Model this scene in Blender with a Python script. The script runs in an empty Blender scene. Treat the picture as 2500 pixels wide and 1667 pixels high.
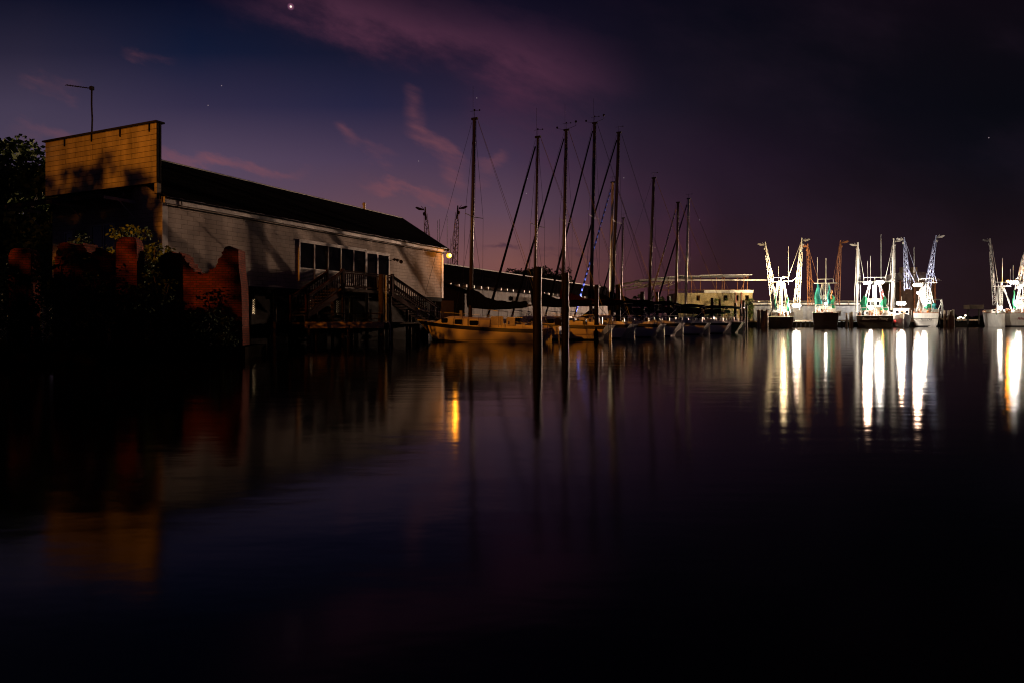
import bpy, math, random
from mathutils import Vector, Matrix
R = math.radians
S = bpy.context.scene
COL = S.collection
HZ, F, CAMH = 785.0, 1667.0, 1.2      # horizon row, focal length in photo pixels, camera height

# ------------------------------------------------------------------ camera
cd = bpy.data.cameras.new('camera'); cam = bpy.data.objects.new('camera', cd); COL.objects.link(cam)
cam.location = (0, 0, CAMH); cam.rotation_euler = (R(90), 0, 0)
cd.sensor_width = 36; cd.lens = 36*F/2500; cd.shift_y = -(833.5-HZ)/2500
cd.clip_start = 0.1; cd.clip_end = 6000
S.camera = cam
S.view_settings.view_transform = 'Standard'; S.view_settings.look = 'None'
S.view_settings.exposure = 0; S.view_settings.gamma = 1
S.cycles.sample_clamp_indirect = 4
S.cycles.sample_clamp_direct = 60
S.cycles.max_bounces = 5
S.cycles.use_denoising = True
S.cycles.filter_width = 1.1

# ------------------------------------------------------------------ sky (dusk, after sunset)
W = bpy.data.worlds.new('World'); S.world = W; W.use_nodes = True
NT = W.node_tree; NT.nodes.clear()
class E:
    """tiny expression helper over math nodes"""
    def __init__(s, sock): s.s = sock
    def _m(op, *a, clamp=False):
        n = NT.nodes.new('ShaderNodeMath'); n.operation = op; n.use_clamp = clamp
        for i, v in enumerate(a):
            if isinstance(v, E): NT.links.new(v.s, n.inputs[i])
            else: n.inputs[i].default_value = v
        return E(n.outputs[0])
    def __add__(s, o): return E._m('ADD', s, o)
    __radd__ = __add__
    def __sub__(s, o): return E._m('SUBTRACT', s, o)
    def __rsub__(s, o): return E._m('SUBTRACT', o, s)
    def __mul__(s, o): return E._m('MULTIPLY', s, o)
    __rmul__ = __mul__
    def __truediv__(s, o): return E._m('DIVIDE', s, o)
def lin(c):
    return tuple(((v/255)/12.92 if v/255 <= .04045 else ((v/255+.055)/1.055)**2.4) for v in c) + (1,)
tc = NT.nodes.new('ShaderNodeTexCoord')
sep = NT.nodes.new('ShaderNodeSeparateXYZ'); NT.links.new(tc.outputs['Generated'], sep.inputs[0])
dx, dy, dz = (E(sep.outputs[i]) for i in range(3))
yy = E._m('MAXIMUM', dy, .3)
u = dx/yy                                  # tangent of the azimuth
v = E._m('MAXIMUM', dz, 0.0)/yy            # tangent of the height above the horizon
def ramp(fac, stops):
    n = NT.nodes.new('ShaderNodeValToRGB'); n.color_ramp.interpolation = 'LINEAR'
    el = n.color_ramp.elements
    while len(el) < len(stops): el.new(.5)
    for e, (p, c) in zip(el, stops): e.position = p
    for e, (p, c) in zip(el, stops): e.color = lin(c)
    NT.links.new(fac.s, n.inputs[0]); return n.outputs[0]
def mix(fac, a, b, mode='MIX'):
    n = NT.nodes.new('ShaderNodeMix'); n.data_type = 'RGBA'; n.blend_type = mode
    if isinstance(fac, E): NT.links.new(fac.s, n.inputs[0])
    else: n.inputs[0].default_value = fac
    for k, x in ((6, a), (7, b)):
        if isinstance(x, tuple): n.inputs[k].default_value = x
        else: NT.links.new(x, n.inputs[k])
    return n.outputs[2]
U = E._m('ADD', u*0.62, 0.5, clamp=True)   # -.75..+.75  ->  .035...965
COLS = [.061, .210, .366, .496, .615, .690, .824, .928]
ROWS = [(.0,   [(84, 69, 84), (96, 75, 88), (112, 76, 80), (122, 73, 66), (76, 43, 45), (53, 28, 32), (38, 24, 28), (33, 21, 23)]),
        (.087, [(85, 71, 88), (97, 76, 92), (110, 76, 84), (121, 78, 74), (71, 42, 50), (48, 28, 34), (36, 23, 29), (30, 19, 23)]),
        (.159, [(81, 69, 89), (93, 74, 93), (100, 72, 84), (92, 68, 84), (54, 37, 52), (38, 25, 37), (29, 19, 27), (22, 15, 21)]),
        (.237, [(76, 65, 86), (84, 69, 92), (73, 58, 82), (66, 50, 73), (43, 30, 46), (32, 21, 36), (19, 14, 23), (12, 12, 20)]),
        (.315, [(66, 57, 79), (50, 44, 70), (37, 36, 64), (44, 34, 56), (29, 23, 39), (22, 17, 29), (12, 11, 20), (9, 9, 16)]),
        (.393, [(40, 36, 56), (18, 26, 52), (22, 23, 45), (32, 23, 44), (18, 15, 29), (13, 12, 23), (12, 10, 18), (11, 9, 16)]),
        (.471, [(17, 19, 38), (9, 14, 36), (18, 16, 34), (17, 14, 32), (12, 10, 24), (9, 9, 20), (14, 9, 18), (14, 9, 17)])]
def step(x, a, b, smooth=True):
    n = NT.nodes.new('ShaderNodeMapRange'); n.interpolation_type = 'SMOOTHSTEP' if smooth else 'LINEAR'
    NT.links.new(x.s, n.inputs[0]); n.inputs[1].default_value = a; n.inputs[2].default_value = b
    return E(n.outputs[0])
c = None
for q, (v0, cols) in enumerate(ROWS):
    r_ = ramp(U, list(zip(COLS, cols)))
    c = r_ if c is None else mix(step(v, ROWS[q-1][0], v0, False), c, r_)
# cloud noise, stretched along the wind (down to the right)
def noise(su, sv, rot, scale, detail=5, off=0.0, rough=.55):
    cr, sr = math.cos(rot), math.sin(rot)
    a = (u*cr - v*sr)*su; b = (u*sr + v*cr)*sv
    cb = NT.nodes.new('ShaderNodeCombineXYZ'); NT.links.new(a.s, cb.inputs[0]); NT.links.new(b.s, cb.inputs[1]); cb.inputs[2].default_value = off
    n = NT.nodes.new('ShaderNodeTexNoise'); n.inputs['Scale'].default_value = scale; n.inputs['Detail'].default_value = detail
    n.inputs['Roughness'].default_value = rough
    NT.links.new(cb.outputs[0], n.inputs['Vector']); return E(n.outputs[0])
nb = noise(1, 1, 0, 4.0, 3, 3.1)
nw = noise(1, 2.4, R(22), 7, 6, 1.7, .6)
nf = noise(1, 4.0, R(20), 9, 6, 7.3, .6)
warp_u = u + (nb - .5)*.10
warp_v = v + (nw - .5)*.12
def wisp(x0, y0, x1, y1, w, power):
    au, av = (x0-1250)/F, (HZ-y0)/F; bu, bv = (x1-1250)/F, (HZ-y1)/F
    L = math.hypot(bu-au, bv-av); tu, tv = (bu-au)/L, (bv-av)/L
    pu, pv = warp_u-au, warp_v-av
    al = (pu*tu + pv*tv)/L; ac = (pv*tu - pu*tv)/(w/F)
    o = E._m('ABSOLUTE', al-.5)
    return (1 - step(o, .25, .62))*(1 - step(E._m('ABSOLUTE', ac), .0, 1.0))*power
band = wisp(560, -70, 1500, 215, 135, 1.0) + wisp(620, -10, 1330, 170, 80, .5)
tex = step(nw, .28, .72); texf = step(nf, .35, .70)
c = mix(E._m('MULTIPLY', band*(tex*.75+.35), .75, clamp=True), c, lin((74, 42, 62)))
w2 = (wisp(985, 300, 1115, 450, 34, 1.1) + wisp(980, 230, 1010, 320, 30, .5) + wisp(800, 300, 860, 380, 26, .7)
      + wisp(390, 378, 560, 392, 26, 1.0) + wisp(520, 378, 730, 420, 24, .9) + wisp(880, 440, 1110, 510, 24, 1.0)
      + wisp(1140, 430, 1230, 390, 30, .55) + wisp(300, 120, 420, 160, 22, .45) + wisp(40, 205, 180, 225, 24, .45)
      + wisp(10, 310, 220, 350, 30, .55) + wisp(860, 360, 960, 410, 24, .35))
c = mix(E._m('MULTIPLY', w2*(texf*.8+.25), .42, clamp=True), c, lin((138, 80, 84)))
w3 = wisp(1130, 200, 1450, 420, 180, .8) + wisp(1380, 440, 1750, 560, 120, .7)
c = mix(E._m('MULTIPLY', w3*tex, .30, clamp=True), c, lin((84, 42, 66)))
w4 = wisp(1150, 605, 1420, 625, 14, 1.0) + wisp(1260, 640, 1500, 650, 12, .8)
c = mix(E._m('MULTIPLY', w4*texf, .7, clamp=True), c, lin((60, 40, 58)))
# faint mottling everywhere
c = mix(E._m('MULTIPLY', step(noise(1, 2.0, R(15), 3.2, 5, 12.0), .45, .8), .18), c, lin((50, 34, 50)), 'LIGHTEN')
# the evening star and a few short star marks
def star(px, py, rad, col, power):
    global c
    d = Vector(((px-1250)/F, 1, (HZ-py)/F)).normalized()
    n = NT.nodes.new('ShaderNodeVectorMath'); n.operation = 'DISTANCE'
    NT.links.new(tc.outputs['Generated'], n.inputs[0]); n.inputs[1].default_value = d
    m = 1 - step(E(n.outputs['Value']), rad*.35, rad)
    c = mix(m*1.0, c, tuple(x*power for x in lin(col)[:3])+(1,))
star(710, 17, .0050, (120, 74, 100), 1); star(710, 17, .0018, (255, 235, 215), 1.6)
for px, py in ((1022, 394), (1164, 240), (1287, 437), (1285, 473), (1523, 435), (508, 258), (1708, 538), (541, 210), (2414, 337)):
    star(px, py, .0009, (170, 150, 160), .6)
# behind the camera the sky is darker
back = step(dy, -.5, .35)
c = mix(back, lin((16, 13, 30)), c)
bg = NT.nodes.new('ShaderNodeBackground'); NT.links.new(c, bg.inputs[0]); bg.inputs[1].default_value = 1.0
wo = NT.nodes.new('ShaderNodeOutputWorld'); NT.links.new(bg.outputs[0], wo.inputs[0])

# ------------------------------------------------------------------ lamps of the place
def lamp(name, kind, loc, power, col, radius=.2, target=None, angle=60, blend=.3, parent=None):
    l = bpy.data.lights.new(name, kind); l.energy = power; l.color = col; l.shadow_soft_size = radius
    o = bpy.data.objects.new(name, l); COL.objects.link(o); o.location = loc
    if kind == 'SPOT':
        l.spot_size = R(angle); l.spot_blend = blend
        o.rotation_euler = (Vector(target)-Vector(loc)).to_track_quat('-Z', 'Y').to_euler()
    if parent: o.parent = parent
    return o
SODIUM = (1.0, .31, .018); WHITE = (1.0, .88, .76); BEAM = (1.0, .62, .42)
# the sodium street light on the shore behind the camera's left shoulder
lamp('street_light', 'SPOT', (-31.2, -8, 11.5), 40000, SODIUM, .18, target=(1, 43, 0), angle=53, blend=1.0)

# lamp of the yard behind the leafy tree, left of the view
lamp('yard_light', 'POINT', (-35.5, 36.5, 7.5), 2600, (1, .62, .26), .15)
# ------------------------------------------------------------------ materials
MATS = {}
def mat(name, col, rough=.6, metal=0, var=.25, vscale=3, bump=0, bscale=20, emit=None, spec=.5, col2=None, coat=0, stretch=(1, 1, 1)):
    if name in MATS: return MATS[name]
    m = bpy.data.materials.new(name); m.use_nodes = True; MATS[name] = m
    nt = m.node_tree; b = nt.nodes['Principled BSDF']
    b.inputs['Roughness'].default_value = rough; b.inputs['Metallic'].default_value = metal
    b.inputs['Specular IOR Level'].default_value = spec
    if emit:
        b.inputs['Base Color'].default_value = (*col, 1)
        b.inputs['Emission Color'].default_value = (*col, 1); b.inputs['Emission Strength'].default_value = emit
        return m
    t = nt.nodes.new('ShaderNodeTexCoord'); mp = nt.nodes.new('ShaderNodeMapping'); mp.inputs['Scale'].default_value = stretch
    nt.links.new(t.outputs['Object'], mp.inputs[0])
    n = nt.nodes.new('ShaderNodeTexNoise'); n.inputs['Scale'].default_value = vscale; n.inputs['Detail'].default_value = 6; n.inputs['Roughness'].default_value = .65
    nt.links.new(mp.outputs[0], n.inputs['Vector'])
    r = nt.nodes.new('ShaderNodeValToRGB'); r.color_ramp.elements[0].position = .3; r.color_ramp.elements[1].position = .7
    c2 = col2 or tuple(min(1, x*(1+var*.5)) for x in col); c1 = tuple(x*(1-var) for x in col)
    r.color_ramp.elements[0].color = (*c1, 1); r.color_ramp.elements[1].color = (*c2, 1)
    nt.links.new(n.outputs[0], r.inputs[0]); nt.links.new(r.outputs[0], b.inputs['Base Color'])
    if bump:
        n2 = nt.nodes.new('ShaderNodeTexNoise'); n2.inputs['Scale'].default_value = bscale; n2.inputs['Detail'].default_value = 5
        nt.links.new(mp.outputs[0], n2.inputs['Vector'])
        bp = nt.nodes.new('ShaderNodeBump'); bp.inputs['Strength'].default_value = bump; bp.inputs['Distance'].default_value = .03
        nt.links.new(n2.outputs[0], bp.inputs['Height']); nt.links.new(bp.outputs[0], b.inputs['Normal'])
    if coat: b.inputs['Coat Weight'].default_value = coat
    return m
def brick_mat(name, ca, cb, mortar, bw=.4, bh=.2, msize=.012, rough=.85, bump=.6, stain=.5, sscale=.8, offset=.5, stretch=(1, 1, 1)):
    m = bpy.data.materials.new(name); m.use_nodes = True; nt = m.node_tree; b = nt.nodes['Principled BSDF']
    t = nt.nodes.new('ShaderNodeTexCoord'); s = nt.nodes.new('ShaderNodeSeparateXYZ'); nt.links.new(t.outputs['Object'], s.inputs[0])
    ad = nt.nodes.new('ShaderNodeMath'); ad.operation = 'ADD'; nt.links.new(s.outputs[0], ad.inputs[0]); nt.links.new(s.outputs[1], ad.inputs[1])
    cb_ = nt.nodes.new('ShaderNodeCombineXYZ'); nt.links.new(ad.outputs[0], cb_.inputs[0]); nt.links.new(s.outputs[2], cb_.inputs[1])
    k = nt.nodes.new('ShaderNodeTexBrick'); k.offset = offset
    k.inputs['Scale'].default_value = 1; k.inputs['Brick Width'].default_value = bw; k.inputs['Row Height'].default_value = bh; k.inputs['Mortar Size'].default_value = msize
    k.inputs['Color1'].default_value = (*ca, 1); k.inputs['Color2'].default_value = (*cb, 1); k.inputs['Mortar'].default_value = (*mortar, 1)
    nt.links.new(cb_.outputs[0], k.inputs['Vector'])
    mp = nt.nodes.new('ShaderNodeMapping'); mp.inputs['Scale'].default_value = stretch; nt.links.new(t.outputs['Object'], mp.inputs[0])
    n = nt.nodes.new('ShaderNodeTexNoise'); n.inputs['Scale'].default_value = sscale; n.inputs['Detail'].default_value = 8; n.inputs['Roughness'].default_value = .7
    nt.links.new(mp.outputs[0], n.inputs['Vector'])
    r = nt.nodes.new('ShaderNodeMapRange'); nt.links.new(n.outputs[0], r.inputs[0]); r.inputs[1].default_value = .3; r.inputs[2].default_value = .7; r.inputs[3].default_value = 1-stain; r.inputs[4].default_value = 1.1
    mx = nt.nodes.new('ShaderNodeMix'); mx.data_type = 'RGBA'; mx.blend_type = 'MULTIPLY'; mx.inputs[0].default_value = 1
    nt.links.new(k.outputs[0], mx.inputs[6]); nt.links.new(r.outputs[0], mx.inputs[7]); nt.links.new(mx.outputs[2], b.inputs['Base Color'])
    b.inputs['Roughness'].default_value = rough; b.inputs['Specular IOR Level'].default_value = .08
    bp = nt.nodes.new('ShaderNodeBump'); bp.inputs['Strength'].default_value = bump; bp.inputs['Distance'].default_value = .02; bp.invert = True
    nt.links.new(k.outputs[1], bp.inputs['Height']); nt.links.new(bp.outputs[0], b.inputs['Normal'])
    MATS[name] = m; return m
M_siding = brick_mat('siding', (.46, .39, .33), (.40, .34, .29), (.14, .10, .085), .62, .20, .007, .75, .7, .42, .7, .5, (1, 1, .6))
M_panel = brick_mat('parapet_boards', (.44, .37, .27), (.37, .31, .22), (.12, .09, .06), 1.9, .225, .010, .7, .8, .62, 1.1, .37, (1, 1, .22))
M_brick = brick_mat('old_brick', (.15, .026, .012), (.09, .018, .010), (.045, .026, .02), .21, .078, .009, .9, .9, .6, 1.6)
M_block = brick_mat('pale_block', (.66, .54, .30), (.52, .42, .22), (.15, .12, .08), .42, .21, .014, .9, .8, .65, .5)
M_white = mat('white_paint', (.62, .58, .54), .5, var=.3, vscale=2)
M_trim = mat('trim_paint', (.55, .51, .47), .6, var=.35, vscale=4)
M_dark = mat('dark_wood', (.014, .011, .009), .9, spec=.1, var=.5, vscale=5, bump=.4)
M_deck = mat('deck_wood', (.060, .042, .028), .9, spec=.1, var=.5, vscale=6, bump=.4, stretch=(1, 1, 4))
M_rail = mat('stained_rail', (.034, .012, .008), .9, spec=.05, var=.4, vscale=5)
M_roof = mat('roof_shingle', (.008, .0075, .008), 1.0, spec=0, var=.5, vscale=8, bump=.5, bscale=12)
M_roofm = mat('metal_roof', (.10, .095, .09), .45, .3, var=.5, vscale=1.5, stretch=(1, .1, 1))
M_glass = mat('dark_glass', (.006, .006, .008), .08, var=.1, spec=.5)
M_pile = mat('tarred_timber', (.009, .0075, .007), .55, var=.5, vscale=4, bump=.3, bscale=9, spec=.06, stretch=(3, 3, .5))
M_pilel = mat('weathered_timber', (.36, .29, .20), .8, var=.5, vscale=3, bump=.4, stretch=(3, 3, .5))
M_gel = mat('cream_gelcoat', (.66, .56, .38), .35, var=.12, vscale=1.2, coat=.2)
M_gelw = mat('white_gelcoat', (.74, .72, .68), .35, var=.12, vscale=1.2, coat=.2)
M_gelg = mat('grey_gelcoat', (.42, .42, .42), .4, var=.2, vscale=1.2)
M_gelgreen = mat('green_gelcoat', (.06, .16, .06), .4, var=.4, vscale=1.0)
M_navy = mat('navy_stripe', (.010, .012, .022), .35, var=.2)
M_boot = mat('bottom_paint', (.018, .015, .016), .7, var=.4)
M_canvas = mat('dark_canvas', (.005, .0055, .009), 1, spec=0, var=.3, vscale=6, bump=.5, bscale=5)
M_canvasg = mat('green_canvas', (.012, .07, .035), .9, var=.3, vscale=6, bump=.5, bscale=5)
M_canvasr = mat('maroon_canvas', (.035, .008, .008), 1, spec=0, var=.3, vscale=6, bump=.5, bscale=5)
M_blue = mat('blue_canvas', (.02, .05, .55), .8, var=.2)
M_pale = mat('pale_canvas', (.5, .45, .42), .8, var=.3, vscale=6)
M_mast = mat('painted_mast', (.055, .042, .03), .45, .2, var=.3, vscale=1.5, stretch=(4, 4, .3))
M_mastw = mat('white_mast', (.82, .77, .60), .4, var=.25, vscale=2, stretch=(4, 4, .6))
M_wire = mat('rig_wire', (.10, .09, .08), .35, .9, var=.1)
M_steel = mat('stainless', (.55, .52, .50), .22, 1, var=.1)
M_rust = mat('rusty_steel', (.30, .12, .05), .8, .2, var=.6, vscale=2.5, bump=.3)
M_tw = mat('trawler_white', (.70, .68, .62), .5, var=.3, vscale=1.0, stretch=(1, 1, .3))
M_td = mat('trawler_black', (.022, .018, .018), .55, var=.4, vscale=1.0)
M_grey = mat('galvanised', (.48, .47, .44), .5, .3, var=.3, vscale=3)
M_green = mat('green_net', (.02, .30, .14), .9, var=.6, vscale=5, bump=.6)
M_teal = mat('teal_net', (.03, .32, .32), .9, var=.6, vscale=5, bump=.6)
M_red = mat('red_plastic', (.50, .03, .02), .5, var=.3)
M_orange = mat('orange_plastic', (.75, .24, .02), .5, var=.3)
M_bluep = mat('blue_truss', (.36, .40, .60), .5, .2, var=.4)
M_ink = mat('ink_letters', (.01, .01, .01), .6, var=.1)
M_paintl = mat('silver_letters', (.45, .42, .42), .5, var=.1)
M_redl = mat('red_letters', (.22, .01, .02), .5, var=.1)
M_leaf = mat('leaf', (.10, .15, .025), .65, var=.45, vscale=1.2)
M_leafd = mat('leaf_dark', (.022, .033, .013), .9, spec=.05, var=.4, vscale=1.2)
M_bark = mat('bark', (.05, .038, .028), .9, var=.4, bump=.5)
M_earth = mat('earth', (.007, .006, .0045), .95, spec=0, var=.5, vscale=.8, bump=.5, bscale=3)
M_conc = mat('concrete', (.16, .14, .12), .9, var=.4, vscale=1.5)
M_metalwall = brick_mat('corrugated_wall', (.50, .52, .56), (.46, .48, .52), (.24, .24, .26), .30, 30, .03, .6, .9, .35, .6, 0)
M_rooftin = brick_mat('standing_seam_roof', (.82, .80, .78), (.74, .71, .70), (.34, .32, .32), .55, 30, .03, .6, .9, .4, .5, 0)
def glow(name, col, e): return mat(name, col, emit=e)
M_hot = glow('lamp_white', (1, .93, .84), 60)
M_hoto = glow('lamp_sodium', (1, .50, .09), 9); M_halo = glow('lamp_halo', (1, .33, .02), 2.6)
M_hotw = glow('lamp_far', (1, .85, .6), 5)

# ------------------------------------------------------------------ mesh helpers
class MB:
    def __init__(s): s.v = []; s.f = []
    def add(s, vs, fs):
        o = len(s.v); s.v += [tuple(p) for p in vs]; s.f += [tuple(o+i for i in q) for q in fs]; return s
    def box(s, x0, y0, z0, x1, y1, z1):
        return s.add([(x0, y0, z0), (x1, y0, z0), (x1, y1, z0), (x0, y1, z0), (x0, y0, z1), (x1, y0, z1), (x1, y1, z1), (x0, y1, z1)],
                     [(0, 3, 2, 1), (4, 5, 6, 7), (0, 1, 5, 4), (1, 2, 6, 5), (2, 3, 7, 6), (3, 0, 4, 7)])
    def tube(s, a, b, r0, r1=None, n=6, cap=True):
        a = Vector(a); b = Vector(b); r1 = r0 if r1 is None else r1
        d = (b-a).normalized(); x = d.cross(Vector((0, 0, 1)) if abs(d.z) < .95 else Vector((1, 0, 0))).normalized(); y = d.cross(x)
        vs = []
        for p, r in ((a, r0), (b, r1)):
            for i in range(n):
                t = 2*math.pi*i/n; vs.append(p+x*(r*math.cos(t))+y*(r*math.sin(t)))
        fs = [(i, (i+1) % n, n+(i+1) % n, n+i) for i in range(n)]
        if cap: fs += [tuple(range(n-1, -1, -1)), tuple(range(n, 2*n))]
        return s.add(vs, fs)
    def path(s, pts, r, n=6, rs=None):
        for i in range(len(pts)-1): s.tube(pts[i], pts[i+1], rs[i] if rs else r, rs[i+1] if rs else r, n)
        return s
    def bar(s, a, b, w, h):
        """rectangular bar from a to b, width w sideways, height h"""
        a = Vector(a); b = Vector(b); d = (b-a).normalized()
        x = d.cross(Vector((0, 0, 1))) if abs(d.z) < .98 else Vector((1, 0, 0)); x.normalize(); z = x.cross(d)
        vs = []
        for p in (a, b):
            for i, j in ((-1, -1), (1, -1), (1, 1), (-1, 1)): vs.append(p+x*(i*w/2)+z*(j*h/2))
        return s.add(vs, [(0, 1, 2, 3), (7, 6, 5, 4), (0, 4, 5, 1), (1, 5, 6, 2), (2, 6, 7, 3), (3, 7, 4, 0)])
    def prism(s, poly, d):
        """planar polygon (list of 3d points) swept by vector d"""
        n = len(poly); d = Vector(d)
        vs = [Vector(p) for p in poly]; vs += [p+d for p in vs]
        return s.add(vs, [tuple(range(n)), tuple(range(2*n-1, n-1, -1))]+[(i, n+i, n+(i+1) % n, (i+1) % n) for i in range(n)])
    def ball(s, c, r, n=8, m=6, sc=(1, 1, 1)):
        c = Vector(c); vs = []; fs = []
        for j in range(1, m):
            for i in range(n):
                t, p = 2*math.pi*i/n, math.pi*j/m
                vs.append(c+Vector((r*sc[0]*math.sin(p)*math.cos(t), r*sc[1]*math.sin(p)*math.sin(t), r*sc[2]*math.cos(p))))
        a = len(vs); vs += [c+Vector((0, 0, r*sc[2])), c-Vector((0, 0, r*sc[2]))]
        for j in range(m-2):
            for i in range(n): fs.append((j*n+i, (j+1)*n+i, (j+1)*n+(i+1) % n, j*n+(i+1) % n))
        for i in range(n): fs.append((a, i, (i+1) % n)); fs.append((a+1, (m-2)*n+(i+1) % n, (m-2)*n+i))
        return s.add(vs, fs)
    def build(s, name, m, parent=None, smooth=False, loc=None):
        me = bpy.data.meshes.new(name); me.from_pydata(s.v, [], s.f); me.validate(); me.update()
        import bmesh
        bm = bmesh.new(); bm.from_mesh(me); bmesh.ops.recalc_face_normals(bm, faces=bm.faces); bm.to_mesh(me); bm.free()
        if smooth:
            for p in me.polygons: p.use_smooth = True
        me.materials.append(m)
        o = bpy.data.objects.new(name, me); COL.objects.link(o)
        if parent: o.parent = parent
        if loc: o.location = loc
        return o
def smooth_angle(o, ang=40):
    me = o.data
    for p in me.polygons: p.use_smooth = True
    me.set_sharp_from_angle(angle=R(ang)); return o
def each(name, mbs, m, parent):
    for q in mbs: q.build(name, m, parent)
def tag(o, label, cat, group=None):
    o['label'] = label; o['category'] = cat
    if group: o['group'] = group
    return o
def thing(name, label, cat, loc=(0, 0, 0), rz=0, group=None):
    o = bpy.data.objects.new(name, None); COL.objects.link(o); o.location = loc; o.rotation_euler = (0, 0, rz); o.empty_display_size = .3
    return tag(o, label, cat, group)
def struct(o): o['kind'] = 'structure'; return o
def X(px, d): return (px-1250)/F*d
def Z(py, d): return (HZ-py)/F*d+CAMH
def text_mesh(name, body, size, m, parent, loc, rot, shear=.3, depth=.008, align='CENTER'):
    cu = bpy.data.curves.new(name, 'FONT'); cu.body = body; cu.size = size; cu.shear = shear; cu.extrude = depth; cu.align_x = align; cu.align_y = 'CENTER'
    to = bpy.data.objects.new(name, cu); COL.objects.link(to)
    bpy.context.view_layer.update()
    dg = bpy.context.evaluated_depsgraph_get()
    me = bpy.data.meshes.new_from_object(to.evaluated_get(dg)); bpy.data.objects.remove(to); bpy.data.curves.remove(cu)
    me.materials.clear(); me.materials.append(m)
    o = bpy.data.objects.new(name, me); COL.objects.link(o); o.parent = parent; o.location = loc; o.rotation_euler = rot
    return o

# ------------------------------------------------------------------ water
def make_water():
    m = bpy.data.materials.new('harbour_water'); m.use_nodes = True; nt = m.node_tree; b = nt.nodes['Principled BSDF']
    g = nt.nodes.new('ShaderNodeBsdfGlossy'); g.distribution = 'BECKMANN'; g.inputs['Roughness'].default_value = .118; g.inputs['Color'].default_value = (.80, .80, .80, 1)
    df = nt.nodes.new('ShaderNodeBsdfDiffuse'); df.inputs['Color'].default_value = (.0015, .0015, .002, 1)
    fr = nt.nodes.new('ShaderNodeFresnel'); fr.inputs['IOR'].default_value = 1.33
    ms = nt.nodes.new('ShaderNodeMixShader'); nt.links.new(fr.outputs[0], ms.inputs[0]); nt.links.new(df.outputs[0], ms.inputs[1]); nt.links.new(g.outputs[0], ms.inputs[2])
    nt.links.new(ms.outputs[0], nt.nodes['Material Output'].inputs['Surface']); nt.nodes.remove(b)
    t = nt.nodes.new('ShaderNodeTexCoord')
    def nz(scale, sc, det):
        mp = nt.nodes.new('ShaderNodeMapping'); mp.inputs['Scale'].default_value = sc; nt.links.new(t.outputs['Object'], mp.inputs[0])
        n = nt.nodes.new('ShaderNodeTexNoise'); n.inputs['Scale'].default_value = scale; n.inputs['Detail'].default_value = det
        nt.links.new(mp.outputs[0], n.inputs['Vector']); return n.outputs[0]
    a = nz(.9, (.35, 1, 1), 2); c_ = nz(4.0, (.5, 1, 1), 2)
    def bump(h, dist, prev=None):
        bp = nt.nodes.new('ShaderNodeBump'); bp.inputs['Strength'].default_value = 1; bp.inputs['Distance'].default_value = dist
        nt.links.new(h, bp.inputs['Height'])
        if prev: nt.links.new(prev, bp.inputs['Normal'])
        return bp.outputs[0]
    n1 = bump(a, .007); n2 = bump(c_, .0018, n1); nt.links.new(n2, g.inputs['Normal'])
    return m
M_water = make_water()
struct(MB().add([(-900, -300, 0), (1200, -300, 0), (1200, 1500, 0), (-900, 1500, 0)], [(0, 1, 2, 3)]).build('water', M_water))

# ------------------------------------------------------------------ ground: the left bank and the far shore
C0 = Vector((-14.7, 28.7, 0)); U_ = Vector((.4243, .9055, 0)); W_ = Vector((-.9055, .4243, 0)); BR = math.atan2(.9055, .4243)
def bp(s, t, z=0): return C0+U_*s+W_*t+Vector((0, 0, z))
def slab(poly, z0, z1): return MB().prism([(p[0], p[1], z0) for p in poly], (0, 0, z1-z0))
bank = [(-300, 12), (-19, 17.5), (-10.5, 20.5), (-8.6, 22.0), (-9.0, 25.0)]+[tuple(bp(s, t))[:2] for s, t in ((-2, 1.2), (24, 1.2), (82, .6), (90, 4), (90, 200))]+[(-300, 260)]
struct(slab(bank, -2, .40).build('ground', M_earth))
far = [(-150, 156.5), (1100, 156.5), (1100, 1400), (-800, 1400), (-800, 262), (-150, 262)]
struct(slab(far, -2, 1.0).build('far_shore', M_earth))
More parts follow.
